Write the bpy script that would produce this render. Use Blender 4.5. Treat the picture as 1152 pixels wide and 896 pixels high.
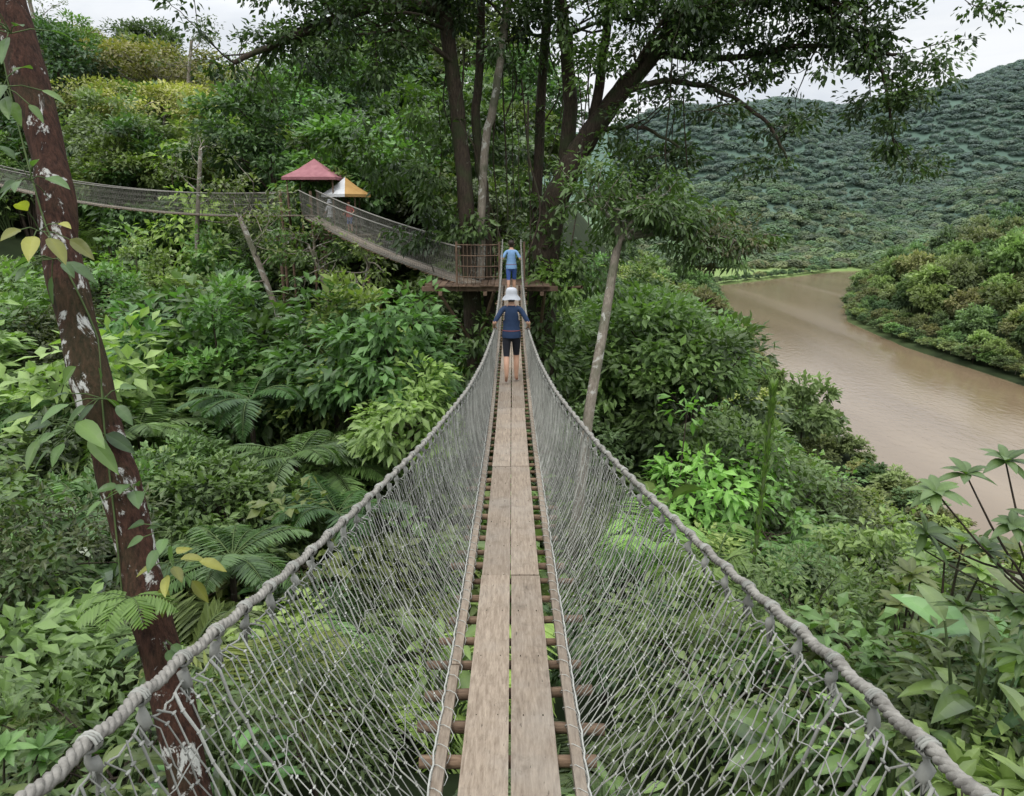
import bpy, math, numpy as np
from mathutils import Vector
RS=np.random.RandomState(11)
SC=bpy.context.scene
for o in list(bpy.data.objects): bpy.data.objects.remove(o)

# ------------------------------------------------------------ helpers
def A(x): return np.asarray(x,dtype=float)
def nrm(a):
    return a/(np.linalg.norm(a,axis=-1,keepdims=True)+1e-9)
def sm(t):
    t=np.clip(t,0,1); return t*t*(3-2*t)

class MB:
    def __init__(s): s.v=[];s.q=[];s.t=[];s.qm=[];s.tm=[];s.a=[];s.n=0;s.qs=[];s.ts=[]
    def add(s,V,F,mat=0,lv=.5,smooth=False):
        V=np.asarray(V,float).reshape(-1,3);F=np.asarray(F,int)
        s.v.append(V); k=len(F)
        lv=np.asarray(lv,float)
        s.a.append(np.full(len(V),float(lv)) if lv.ndim==0 else lv)
        if F.shape[1]==4: s.q.append(F+s.n);s.qm.append(np.full(k,mat));s.qs.append(np.full(k,smooth))
        else: s.t.append(F+s.n);s.tm.append(np.full(k,mat));s.ts.append(np.full(k,smooth))
        s.n+=len(V)
    def mesh(s,name,mats):
        me=bpy.data.meshes.new(name)
        V=np.concatenate(s.v)
        Q=np.concatenate(s.q) if s.q else np.zeros((0,4),int)
        T=np.concatenate(s.t) if s.t else np.zeros((0,3),int)
        me.vertices.add(len(V)); me.vertices.foreach_set('co',V.ravel())
        loops=np.concatenate([Q.ravel(),T.ravel()])
        me.loops.add(len(loops)); me.loops.foreach_set('vertex_index',loops.astype(np.int32))
        st=np.concatenate([np.arange(len(Q))*4,len(Q)*4+np.arange(len(T))*3])
        me.polygons.add(len(st)); me.polygons.foreach_set('loop_start',st.astype(np.int32))
        m=np.concatenate(s.qm+s.tm) if (s.qm or s.tm) else []
        me.polygons.foreach_set('material_index',np.asarray(m).astype(np.int32))
        g=np.concatenate(s.qs+s.ts)
        me.polygons.foreach_set('use_smooth',g.astype(bool))
        me.update(calc_edges=True)
        at=me.attributes.new('lv','FLOAT','POINT'); at.data.foreach_set('value',np.concatenate(s.a))
        for m in mats: me.materials.append(m)
        return me
    def obj(s,name,mats,parent=None,link=True):
        me=s.mesh(name,mats); o=bpy.data.objects.new(name,me)
        if link: SC.collection.objects.link(o)
        if parent: o.parent=parent
        return o

def empty(name,loc=(0,0,0)):
    e=bpy.data.objects.new(name,None); e.location=loc; e.empty_display_size=.3
    SC.collection.objects.link(e); return e

def tubes(mb,P,r,sides=4,mat=0,lv=.5,smooth=True):
    P=np.asarray(P,float)
    if P.ndim==2: P=P[None]
    n,m,_=P.shape
    r=np.asarray(r,float)
    if r.ndim==0: r=np.full((n,m),float(r))
    elif r.ndim==1: r=np.tile(r,(n,1))
    T=nrm(np.gradient(P,axis=1))
    ref=np.zeros((n,1,3)); v=np.abs(T[:,:,2]).mean(axis=1)>.75
    ref[v,0,0]=1; ref[~v,0,2]=1
    N=nrm(np.cross(T,ref)); B=np.cross(T,N)
    a=np.arange(sides)*2*math.pi/sides
    V=P[:,:,None,:]+r[:,:,None,None]*(np.cos(a)[None,None,:,None]*N[:,:,None,:]+np.sin(a)[None,None,:,None]*B[:,:,None,:])
    i=np.arange(n)[:,None,None]*m*sides; j=np.arange(m-1)[None,:,None]*sides; k=np.arange(sides)[None,None,:]; k2=(k+1)%sides
    F=np.stack([i+j+k,i+j+k2,i+j+sides+k2,i+j+sides+k],-1).reshape(-1,4)
    lv=np.asarray(lv,float)
    if lv.ndim==1: lv=np.repeat(lv,m*sides)
    mb.add(V.reshape(-1,3),F,mat,lv,smooth)

def smooth_path(pts,n):
    pts=A(pts); k=len(pts)
    t=np.linspace(0,k-1,n); out=[]
    for x in t:
        i=min(int(x),k-2);f=x-i
        p0=pts[max(i-1,0)];p1=pts[i];p2=pts[i+1];p3=pts[min(i+2,k-1)]
        out.append(.5*((2*p1)+(-p0+p2)*f+(2*p0-5*p1+4*p2-p3)*f*f+(-p0+3*p1-3*p2+p3)*f**3))
    return A(out)

def ribbon(mb,C,Lt,w,th,mat=0,lv=.5,caps=True):
    m=len(C); up=A([0,0,1])
    V=np.stack([C-Lt*w/2,C+Lt*w/2,C+Lt*w/2-up*th,C-Lt*w/2-up*th],1).reshape(-1,3)
    j=np.arange(m-1)[:,None]*4;k=np.arange(4)[None];k2=(k+1)%4
    F=np.stack([j+k,j+k2,j+4+k2,j+4+k],-1).reshape(-1,4)
    if caps: F=np.concatenate([F,[[3,2,1,0]],[[4*m-4,4*m-3,4*m-2,4*m-1]]])
    mb.add(V,F,mat,lv,False)

def box(mb,c,s,mat=0,lv=.5,rz=0):
    c=A(c);s=A(s)/2
    q=A([[-1,-1,-1],[1,-1,-1],[1,1,-1],[-1,1,-1],[-1,-1,1],[1,-1,1],[1,1,1],[-1,1,1]])*s
    ca,sa=math.cos(rz),math.sin(rz)
    q=np.stack([q[:,0]*ca-q[:,1]*sa,q[:,0]*sa+q[:,1]*ca,q[:,2]],1)+c
    mb.add(q,[[0,3,2,1],[4,5,6,7],[0,1,5,4],[1,2,6,5],[2,3,7,6],[3,0,4,7]],mat,lv)

def leaf_r(mb,P,D,N,L,W,mat=0,lv=.5):
    n=len(P); D=nrm(D); S=nrm(np.cross(D,N)); N2=np.cross(S,D)
    L=np.broadcast_to(np.asarray(L,float),(n,))[:,None]; W=np.broadcast_to(np.asarray(W,float),(n,))[:,None]
    l=P+D*.45*L+S*.5*W+N2*.1*W; r=P+D*.45*L-S*.5*W+N2*.1*W; tip=P+D*L-N2*.1*L
    V=np.stack([P,r,tip,l],1).reshape(-1,3)
    lv=np.broadcast_to(np.asarray(lv,float),(n,))
    mb.add(V,np.arange(4*n).reshape(-1,4),mat,np.repeat(lv,4),False)

def leaf_b(mb,P,D,N,L,W,mat=0,lv=.5,K=6,droop=.35,fold=.25,peak=.8,wave=.0,rs=RS):
    n=len(P); D=nrm(D); S=nrm(np.cross(D,N)); N2=np.cross(S,D)
    L=np.broadcast_to(np.asarray(L,float),(n,)); W=np.broadcast_to(np.asarray(W,float),(n,))
    t=np.linspace(0,1,K); prof=np.sin(math.pi*np.clip(t,0.0,1)**peak)**.8; prof[0]=.06; prof[-1]=.02
    dr=np.broadcast_to(np.asarray(droop,float),(n,))
    sp=P[:,None,:]+L[:,None,None]*D[:,None,:]*t[None,:,None]
    sp[:,:,2]-=(L*dr)[:,None]*(t**2)[None,:]
    w=W[:,None]*.5*prof[None,:]
    wv=rs.normal(0,wave,(n,K,2))*W[:,None,None] if wave>0 else np.zeros((n,K,2))
    l=sp+S[:,None,:]*w[:,:,None]+N2[:,None,:]*(fold*w+wv[:,:,0])[:,:,None]
    r=sp-S[:,None,:]*w[:,:,None]+N2[:,None,:]*(fold*w+wv[:,:,1])[:,:,None]
    V=np.stack([l,sp,r],2).reshape(-1,3)
    i=np.arange(n)[:,None,None]*K*3; j=np.arange(K-1)[None,:,None]*3; k=np.arange(2)[None,None,:]
    F=np.stack([i+j+k,i+j+k+1,i+j+3+k+1,i+j+3+k],-1).reshape(-1,4)
    lv=np.broadcast_to(np.asarray(lv,float),(n,))
    lvv=np.repeat(lv[:,None],K*3,1); lvv[:,1::3]+=.22
    mb.add(V,F,mat,lvv.ravel(),False)

# ------------------------------------------------------------ materials
def newmat(name):
    m=bpy.data.materials.new(name); m.use_nodes=True
    nt=m.node_tree; nt.nodes.clear(); return m,nt
def N_(nt,t,**k):
    n=nt.nodes.new(t)
    for a,b in k.items(): setattr(n,a,b)
    return n
def mixc(nt,f,a,b,mode='MIX'):
    n=N_(nt,'ShaderNodeMix',data_type='RGBA',blend_type=mode)
    for s,v in ((0,f),(6,a),(7,b)):
        if hasattr(v,'links'): nt.links.new(v,n.inputs[s])
        elif s==0: n.inputs[0].default_value=v
        else: n.inputs[s].default_value=(*v,1)
    return n.outputs[2]
def maprange(nt,v,a,b,c,d):
    n=N_(nt,'ShaderNodeMapRange'); nt.links.new(v,n.inputs[0])
    for i,x in enumerate((a,b,c,d)): n.inputs[i+1].default_value=x
    return n.outputs[0]
def noise(nt,scale,detail=3,vec=None,rough=.5,dist=0):
    n=N_(nt,'ShaderNodeTexNoise'); n.inputs['Scale'].default_value=scale; n.inputs['Detail'].default_value=detail
    n.inputs['Roughness'].default_value=rough; n.inputs['Distortion'].default_value=dist
    if vec is not None: nt.links.new(vec,n.inputs['Vector'])
    return n.outputs[0]

HAZE=(.115,.165,.155)  # aerial haze painted into leaf base colours, stronger with world Y
def leafmat(name,dark,light,trans=.24,rough=.45,spec=.4,far=False,gd=.88,gl=1.62):
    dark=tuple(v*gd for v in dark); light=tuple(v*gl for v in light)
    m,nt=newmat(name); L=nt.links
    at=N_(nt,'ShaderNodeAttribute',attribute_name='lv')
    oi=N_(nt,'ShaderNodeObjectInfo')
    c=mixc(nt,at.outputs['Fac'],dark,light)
    hs=N_(nt,'ShaderNodeHueSaturation'); L.new(c,hs.inputs['Color'])
    L.new(maprange(nt,oi.outputs['Random'],0,1,.452,.522),hs.inputs['Hue'])
    mul=N_(nt,'ShaderNodeMath',operation='FRACT'); m2=N_(nt,'ShaderNodeMath',operation='MULTIPLY'); m2.inputs[1].default_value=7.31
    L.new(oi.outputs['Random'],m2.inputs[0]); L.new(m2.outputs[0],mul.inputs[0])
    L.new(maprange(nt,mul.outputs[0],0,1,.6,1.5),hs.inputs['Value'])
    hs.inputs['Saturation'].default_value=.9
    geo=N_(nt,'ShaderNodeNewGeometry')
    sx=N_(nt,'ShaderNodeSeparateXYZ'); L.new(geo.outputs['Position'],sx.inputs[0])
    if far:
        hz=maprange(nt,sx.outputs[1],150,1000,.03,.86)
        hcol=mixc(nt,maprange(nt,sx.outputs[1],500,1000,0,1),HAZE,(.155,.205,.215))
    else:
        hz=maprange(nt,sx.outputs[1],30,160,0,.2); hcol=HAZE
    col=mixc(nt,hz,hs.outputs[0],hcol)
    p=N_(nt,'ShaderNodeBsdfPrincipled'); L.new(col,p.inputs['Base Color']); p.inputs['Roughness'].default_value=rough
    p.inputs['Specular IOR Level'].default_value=.15 if far else spec
    o=N_(nt,'ShaderNodeOutputMaterial')
    if trans>0:
        tr=N_(nt,'ShaderNodeBsdfTranslucent'); L.new(mixc(nt,1,col,(1.3,1.5,.9) if far else (1.5,1.9,.6),'MULTIPLY'),tr.inputs[0])
        mx=N_(nt,'ShaderNodeMixShader'); mx.inputs[0].default_value=trans
        L.new(p.outputs[0],mx.inputs[1]); L.new(tr.outputs[0],mx.inputs[2]); L.new(mx.outputs[0],o.inputs[0])
    else: L.new(p.outputs[0],o.inputs[0])
    return m

def basic(name,c1,c2=None,scale=8,rough=.8,bump=.0,stretch=(1,1,1),detail=5,spec=.3,lvmix=0,metal=0):
    m,nt=newmat(name); L=nt.links
    tc=N_(nt,'ShaderNodeTexCoord'); mp=N_(nt,'ShaderNodeMapping'); mp.inputs['Scale'].default_value=stretch
    L.new(tc.outputs['Object'],mp.inputs[0])
    nz=noise(nt,scale,detail,mp.outputs[0],.65)
    f=maprange(nt,nz,.3,.7,0,1)
    col=mixc(nt,f,c1,c2 or c1)
    if lvmix:
        at=N_(nt,'ShaderNodeAttribute',attribute_name='lv')
        hs=N_(nt,'ShaderNodeHueSaturation'); L.new(col,hs.inputs['Color']); L.new(maprange(nt,at.outputs['Fac'],0,1,1-lvmix,1+lvmix),hs.inputs['Value']); col=hs.outputs[0]
    p=N_(nt,'ShaderNodeBsdfPrincipled'); L.new(col,p.inputs['Base Color']); p.inputs['Roughness'].default_value=rough
    p.inputs['Specular IOR Level'].default_value=spec; p.inputs['Metallic'].default_value=metal
    if bump:
        b=N_(nt,'ShaderNodeBump'); b.inputs['Strength'].default_value=bump; b.inputs['Distance'].default_value=.02; L.new(nz,b.inputs['Height']); L.new(b.outputs[0],p.inputs['Normal'])
    o=N_(nt,'ShaderNodeOutputMaterial'); L.new(p.outputs[0],o.inputs[0]); return m

def plankmat(name):
    m,nt=newmat(name); L=nt.links
    tc=N_(nt,'ShaderNodeTexCoord'); mp=N_(nt,'ShaderNodeMapping'); mp.inputs['Scale'].default_value=(26,1.1,26); L.new(tc.outputs['Object'],mp.inputs[0])
    at=N_(nt,'ShaderNodeAttribute',attribute_name='lv')
    g=noise(nt,2.2,8,mp.outputs[0],.72,.3)
    bl=noise(nt,1.6,5,tc.outputs['Object'],.6)
    c=mixc(nt,maprange(nt,g,.3,.72,0,1),(.12,.088,.062),(.30,.245,.185))
    c=mixc(nt,maprange(nt,bl,.45,.7,0,.5),c,(.25,.228,.195))
    bl2=noise(nt,5,6,tc.outputs['Object'],.7)
    c=mixc(nt,maprange(nt,bl2,.56,.72,0,.6),c,(.085,.065,.046))
    mp3=N_(nt,'ShaderNodeMapping'); mp3.inputs['Scale'].default_value=(60,1.5,60); L.new(tc.outputs['Object'],mp3.inputs[0])
    ck=noise(nt,1.5,4,mp3.outputs[0],.6)
    c=mixc(nt,maprange(nt,ck,.64,.71,0,.75),c,(.045,.032,.022))
    hs=N_(nt,'ShaderNodeHueSaturation'); L.new(c,hs.inputs['Color']); L.new(maprange(nt,at.outputs['Fac'],0,1,.78,1.15),hs.inputs['Value'])
    p=N_(nt,'ShaderNodeBsdfPrincipled'); L.new(hs.outputs[0],p.inputs['Base Color']); p.inputs['Roughness'].default_value=.72; p.inputs['Specular IOR Level'].default_value=.3
    b=N_(nt,'ShaderNodeBump'); b.inputs['Strength'].default_value=.5; b.inputs['Distance'].default_value=.006; L.new(g,b.inputs['Height']); L.new(b.outputs[0],p.inputs['Normal'])
    o=N_(nt,'ShaderNodeOutputMaterial'); L.new(p.outputs[0],o.inputs[0]); return m

def barkmat(name,c1,c2,lichen,thr=.62,ls=3.0,stretch=(6,6,1.2),lstretch=(1,1,1),moss=.5):
    m,nt=newmat(name); L=nt.links
    tc=N_(nt,'ShaderNodeTexCoord'); mp=N_(nt,'ShaderNodeMapping'); mp.inputs['Scale'].default_value=stretch
    L.new(tc.outputs['Object'],mp.inputs[0])
    mpl=N_(nt,'ShaderNodeMapping'); mpl.inputs['Scale'].default_value=lstretch; L.new(tc.outputs['Object'],mpl.inputs[0])
    n1=noise(nt,4,8,mp.outputs[0],.7)
    n2=noise(nt,ls,8,mpl.outputs[0],.72,.5)
    c=mixc(nt,maprange(nt,n1,.35,.65,0,1),c1,c2)
    n3=noise(nt,1.1,3,tc.outputs['Object'])
    c=mixc(nt,maprange(nt,n3,.5,.62,0,moss),c,(.035,.06,.02))
    c=mixc(nt,maprange(nt,n2,thr,thr+.04,0,.9),c,lichen)
    p=N_(nt,'ShaderNodeBsdfPrincipled'); L.new(c,p.inputs['Base Color']); p.inputs['Roughness'].default_value=.85; p.inputs['Specular IOR Level'].default_value=.2
    b=N_(nt,'ShaderNodeBump'); b.inputs['Strength'].default_value=.9; b.inputs['Distance'].default_value=.03; L.new(n1,b.inputs['Height']); L.new(b.outputs[0],p.inputs['Normal'])
    o=N_(nt,'ShaderNodeOutputMaterial'); L.new(p.outputs[0],o.inputs[0]); return m

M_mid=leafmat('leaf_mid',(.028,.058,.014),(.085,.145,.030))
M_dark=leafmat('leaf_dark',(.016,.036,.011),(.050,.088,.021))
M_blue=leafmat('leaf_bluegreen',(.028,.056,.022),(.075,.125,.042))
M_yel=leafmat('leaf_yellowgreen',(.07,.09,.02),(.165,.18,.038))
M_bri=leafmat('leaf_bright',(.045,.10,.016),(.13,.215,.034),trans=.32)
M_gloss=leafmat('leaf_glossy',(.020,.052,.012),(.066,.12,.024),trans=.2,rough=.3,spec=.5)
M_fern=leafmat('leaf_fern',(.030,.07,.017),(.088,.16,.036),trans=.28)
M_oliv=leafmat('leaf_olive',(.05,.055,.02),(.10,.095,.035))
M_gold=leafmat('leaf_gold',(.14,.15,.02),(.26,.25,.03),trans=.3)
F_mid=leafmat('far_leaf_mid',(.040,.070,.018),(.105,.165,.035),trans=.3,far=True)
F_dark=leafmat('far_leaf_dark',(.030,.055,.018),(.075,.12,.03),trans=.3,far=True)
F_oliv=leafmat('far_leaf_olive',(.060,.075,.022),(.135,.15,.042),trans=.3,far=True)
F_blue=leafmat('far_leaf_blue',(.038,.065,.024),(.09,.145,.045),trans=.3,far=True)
M_bark=barkmat('bark_brown',(.024,.018,.013),(.080,.060,.043),(.17,.18,.14),.62)
M_barkp=barkmat('bark_pale',(.14,.115,.09),(.27,.235,.19),(.40,.39,.35),.55)
M_barkr=barkmat('bark_red_lichen',(.018,.009,.006),(.080,.037,.024),(.55,.55,.51),.562,5.0,stretch=(9,9,2.0),lstretch=(1,1,.65),moss=.25)
M_stem=basic('stem_green',(.04,.07,.02),(.08,.11,.035),5)

# ------------------------------------------------------------ terrain
def xl(y): return np.interp(y,[-300,0,95,150,243,371,459,520,560],[44,50,54,58,76,104,205,400,900])
def xr(y): return np.interp(y,[-300,60,100,153,203,250,302,435,470,500],[128,120,115,117,115,120,142,214,400,900])
def Hgt(x,y):
    x=A(x);y=A(y)
    Lz=np.interp(y,[-40,0,8,18,30,45,60,90,130,200,400],[-3,-5,-7.5,-12,-12,-8,-4.5,1,3,4,-20])
    Lz=Lz+np.clip(-x-6,0,30)*.1*sm((y+5)/25)+np.clip(-x-34,0,60)*.22*sm((y-20)/30)
    Rz=-4.2-.22*np.clip(x,-20,200)-.32*np.clip(y,-10,400)
    Rz=np.maximum(Rz,-38)
    w=sm((x+2-.05*y)/(6+.2*np.clip(y,0,500)))
    z=Lz*(1-w)+Rz*w
    z=z+np.where(y>480,(-38-z)*sm((y-420)/80),0)
    dr=x-xr(y); dl=xl(y)-x
    pen=-38+24*sm(dr/95)*sm((452-y)/50)
    z=np.where(x>xr(y),pen,z)
    hump=60*np.exp(-((y-650-.1*x)/90)**2)*(.8+.25*np.sin(x*.012+1)+.12*np.sin(x*.031))
    q=x/np.maximum(y,1)
    ridge=np.interp(q,[-.5,.1,.22,.33,.45,.55,.6,.68,.9],[115,140,168,178,184,198,212,222,208])+7*np.sin(x*.014+y*.01)+4*np.sin(x*.037)
    far=ridge*sm((y-690)/400)
    rv=16*np.sin(x*.018+y*.006)*np.sin(y*.012)*sm((y-520)/200)
    zf=-38+hump+far+rv
    z=np.where(y>480,np.maximum(z*0-38,zf),z)
    inr=(x>xl(y))&(x<xr(y))
    e=np.minimum(-dl,-dr)
    z=np.where(inr,-38-5*sm(e/6),z)
    z=z+.5*np.sin(x*.31+y*.17)*np.cos(y*.23-x*.12)*np.where(inr,0,1)
    return z
def axis(parts):
    o=[]
    for a,b,s in parts: o+=list(np.arange(a,b,s))
    return A(o+[parts[-1][1]])
gx=axis([(-3000,-600,200),(-600,-140,20),(-140,150,2),(150,420,5),(420,1100,12),(1100,3000,200)])
gy=axis([(-800,-60,60),(-60,160,2),(160,520,4),(520,1200,12),(1200,4000,200)])
X,Y=np.meshgrid(gx,gy); Z=Hgt(X,Y)
nx,ny=len(gx),len(gy)
i=np.arange(ny-1)[:,None]*nx; j=np.arange(nx-1)[None]
F=np.stack([i+j,i+j+1,i+j+nx+1,i+j+nx],-1).reshape(-1,4)
m,nt=newmat('ground_soil'); L=nt.links
geo=N_(nt,'ShaderNodeNewGeometry'); sx=N_(nt,'ShaderNodeSeparateXYZ'); L.new(geo.outputs['Position'],sx.inputs[0])
c=mixc(nt,noise(nt,.6,6,geo.outputs['Position']),(.010,.015,.007),(.03,.043,.016))
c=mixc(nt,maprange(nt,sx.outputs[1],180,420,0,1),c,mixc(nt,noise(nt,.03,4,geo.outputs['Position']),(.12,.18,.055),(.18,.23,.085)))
c=mixc(nt,maprange(nt,sx.outputs[1],480,620,0,1),c,mixc(nt,noise(nt,.05,5,geo.outputs['Position']),(.07,.11,.085),(.10,.15,.12)))  # distant ground: matching aerial haze painted into the base colour
p=N_(nt,'ShaderNodeBsdfPrincipled'); L.new(c,p.inputs['Base Color']); p.inputs['Roughness'].default_value=.95; p.inputs['Specular IOR Level'].default_value=.1
o=N_(nt,'ShaderNodeOutputMaterial'); L.new(p.outputs[0],o.inputs[0]); M_ground=m
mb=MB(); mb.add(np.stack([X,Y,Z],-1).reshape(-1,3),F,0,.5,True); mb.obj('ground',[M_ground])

# river water
m,nt=newmat('muddy_water'); L=nt.links
geo=N_(nt,'ShaderNodeNewGeometry'); mp=N_(nt,'ShaderNodeMapping'); mp.inputs['Scale'].default_value=(1,.55,1); L.new(geo.outputs['Position'],mp.inputs[0])
mp2=N_(nt,'ShaderNodeMapping'); mp2.inputs['Scale'].default_value=(1,.2,1); L.new(geo.outputs['Position'],mp2.inputs[0])
st=noise(nt,.04,4,mp2.outputs[0],.5,.5)
c=mixc(nt,maprange(nt,st,.35,.65,0,1),(.135,.094,.055),(.19,.14,.088))
p=N_(nt,'ShaderNodeBsdfPrincipled'); L.new(c,p.inputs['Base Color']); p.inputs['IOR'].default_value=1.40
st2=noise(nt,.03,4,mp2.outputs[0],.6,.8)
L.new(maprange(nt,st2,.4,.6,.03,.16),p.inputs['Roughness'])
n1=noise(nt,.8,5,mp.outputs[0],.6,.4)
b=N_(nt,'ShaderNodeBump'); b.inputs['Strength'].default_value=.35; b.inputs['Distance'].default_value=.15; L.new(n1,b.inputs['Height']); L.new(b.outputs[0],p.inputs['Normal'])
o=N_(nt,'ShaderNodeOutputMaterial'); L.new(p.outputs[0],o.inputs[0]); M_water=m
ys=np.arange(-290,560,6.); ts=np.linspace(0,1,6)
V=np.stack([np.stack([xl(ys)-4+(xr(ys)-xl(ys)+8)*t,ys,ys*0-38.7],-1) for t in ts],1)
mb=MB(); i=np.arange(len(ys)-1)[:,None]*6;j=np.arange(5)[None]
mb.add(V.reshape(-1,3),np.stack([i+j,i+j+1,i+j+7,i+j+6],-1).reshape(-1,4),0,.5,True); mb.obj('river_water',[M_water])

# ------------------------------------------------------------ plant meshes
def crown(mb,c,rad,nc,nl,cr,L,W,mat,rs,shell=.55,zmin=-.35,big=False):
    c=A(c);rad=A(rad)
    d=nrm(rs.normal(0,1,(nc*3,3))); d=d[d[:,2]>zmin][:nc]
    rr=rs.uniform(shell,1,len(d))**.7
    lump=1+.25*np.sin(d[:,0]*3.1+rs.rand()*6)*np.cos(d[:,1]*2.7+rs.rand()*6)+rs.normal(0,.08,len(d))
    C=c+d*rad*(rr*lump)[:,None]
    n=len(C)*nl
    off=rs.normal(0,1,(n,3)); off=off/np.linalg.norm(off,axis=1,keepdims=True)*(rs.rand(n,1)**.5)
    crs=np.repeat(rs.uniform(.6,1.3,len(C)),nl)[:,None]*cr
    off[:,2]*=.55
    P=np.repeat(C,nl,0)+off*crs
    out=np.repeat(d,nl,0)
    D=nrm(off*.9+out*.5+rs.normal(0,.45,(n,3))+A([0,0,-.25]))
    Nn=nrm(A([0,0,1.])+out*.4+rs.normal(0,.45,(n,3)))
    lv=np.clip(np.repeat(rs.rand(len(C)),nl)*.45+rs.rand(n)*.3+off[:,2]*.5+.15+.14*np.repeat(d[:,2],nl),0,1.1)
    s=rs.uniform(.7,1.25,n)
    if big: leaf_b(mb,P,D,Nn,L*s,W*s,mat,lv,K=3,droop=.25,rs=rs)
    else: leaf_r(mb,P,D,Nn,L*s,W*s,mat,lv)
    return C
def simple_tree(name,H,cz,rad,nc,nl,cr,L,W,mats,seed,tr=.16,shell=.5,zmin=-.35,big=False,nb=14,bark=None,zb=0):
    rs=np.random.RandomState(seed); mb=MB()
    C=crown(mb,(0,0,cz),rad,nc,nl,cr,L,W,0,rs,shell,zmin,big)
    top=cz+rad[2]*.2
    pts=[(0,0,-2),(rs.normal(0,.1),rs.normal(0,.1),top*.4),(rs.normal(0,.25),rs.normal(0,.25),top*.75),(0,0,top)]
    tp=smooth_path(pts,10); tubes(mb,tp,np.linspace(tr*1.2,tr*.45,10),7,1)
    for k in range(min(nb,len(C))):
        a=tp[rs.randint(5,10)]; b=C[k]; mid=(a+b)/2+A([0,0,.12*np.linalg.norm(a-b)])
        tubes(mb,smooth_path([a,mid,b],5),np.linspace(tr*.38,tr*.1,5),5,1)
    return mb.obj(name,[mats,bark or M_bark],link=False)
def hill_tree(name,rad,n,mat,seed,L=1.5,W=1.2):
    """distant tree: trunk and a lobed crown of leaf sprays lying on the crown surface"""
    rs=np.random.RandomState(seed); mb=MB(); rad=A(rad)
    lob=nrm(rs.normal(0,1,(9,3))*A([1,1,.5])+A([0,0,.35]))
    d=nrm(rs.normal(0,1,(n*2,3))); d=d[d[:,2]>-.25][:n]; n=len(d)
    k=np.max(d@lob.T,axis=1); r=.72+.34*np.clip((k-.6)/.4,0,1)+rs.normal(0,.035,n)
    P=A([0,0,6])+d*rad*r[:,None]
    Nn=nrm(d*.7+A([0,0,.7])+rs.normal(0,.22,(n,3))); D=nrm(np.cross(Nn,rs.normal(0,1,(n,3))))
    s=rs.uniform(.7,1.25,n)
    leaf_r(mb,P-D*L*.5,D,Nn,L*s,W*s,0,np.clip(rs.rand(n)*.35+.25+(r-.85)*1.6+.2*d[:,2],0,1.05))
    tubes(mb,A([(0,0,-3),(0,0,2),(0,0,6)]),A([.3,.25,.15]),5,1)
    return mb.obj(name,[mat,M_bark],link=False)

def frond(mb,base,az,L,elev,droop,nl,ll,lw,mat,rs,lv=None,stem=1,K3=False,rach=.012):
    h=A([math.cos(az),math.sin(az),0]); side=A([-h[1],h[0],0])
    t=np.linspace(0,1,12)
    hor=L*math.cos(elev)*(t-.18*t**3); z=L*(math.sin(elev)*t-droop*t**2)
    sp=A(base)+h*hor[:,None]; sp[:,2]+=z
    tubes(mb,sp,np.linspace(rach,rach*.25,12),4,stem)
    tt=np.linspace(.1,.99,nl)
    P=np.stack([np.interp(tt,t,sp[:,k]) for k in range(3)],1)
    T=nrm(np.stack([np.interp(tt,t,np.gradient(sp[:,k])) for k in range(3)],1))
    w=np.sin(math.pi*(.08+.9*tt)**.75)**.7
    for s in (-1,1):
        D=nrm(side*s*1.0+T*.55+A([0,0,-.22])+rs.normal(0,.06,(nl,3)))
        ups=A([0,0,1])+T*0; Ls=ll*w*rs.uniform(.85,1.1,nl)
        l=(rs.rand()*.5+rs.rand(nl)*.4) if lv is None else np.clip(lv+rs.normal(0,.12,nl),0,1)
        if K3: leaf_b(mb,P,D,ups,Ls,lw,mat,l,K=4,droop=.22,fold=.15,peak=.6,rs=rs)
        else: leaf_r(mb,P,D,ups,Ls,lw,mat,l)
def fern(name,nf,L,nl,ll,lw,mats,seed,trunk=0,elev=(.5,1.1),droop=(.5,.9),K3=False):
    rs=np.random.RandomState(seed); mb=MB()
    if trunk>0: tubes(mb,smooth_path([(0,0,-1.5),(.08,0,trunk*.5),(0,.05,trunk)],6),np.linspace(.1,.07,6),7,2)
    for k in range(nf):
        frond(mb,(0,0,trunk),k*2.39996+rs.normal(0,.15),L*rs.uniform(.75,1.1),rs.uniform(*elev),rs.uniform(*droop),nl,ll,lw,0,rs,K3=K3,rach=.006+.006*L)
    return mb.obj(name,[mats,M_stem,M_bark],link=False)
def broadplant(name,nleaf,H,L,W,mats,seed,droop=.5,spread=.9,K=8,stemr=.02,wave=.02):
    rs=np.random.RandomState(seed); mb=MB(); P=[];D=[];Ls=[];
    for k in range(nleaf):
        az=k*2.39996+rs.normal(0,.3); r=rs.uniform(.05,.3)*H; h=H*rs.uniform(.35,1)
        h0=A([math.cos(az),math.sin(az),0])
        b=h0*.05; e=h0*r+A([0,0,h])
        tubes(mb,smooth_path([b+A([0,0,-.5]),(b+e)/2+A([0,0,.1*H])-h0*.02,e],5),np.linspace(stemr,stemr*.5,5),5,1)
        P.append(e); D.append(h0*spread+A([0,0,rs.uniform(.1,1.2)])); Ls.append(L*rs.uniform(.6,1.2))
    P=A(P);D=A(D);Ls=A(Ls)
    leaf_b(mb,P,D,np.tile(A([0,0,1.]),(nleaf,1))+rs.normal(0,.3,(nleaf,3)),Ls,Ls*W/L,0,rs.rand(nleaf)*.8,K=K,droop=rs.uniform(droop*.5,droop*1.3,nleaf),fold=.3,wave=wave,rs=rs)
    return mb.obj(name,[mats,M_stem],link=False)
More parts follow.
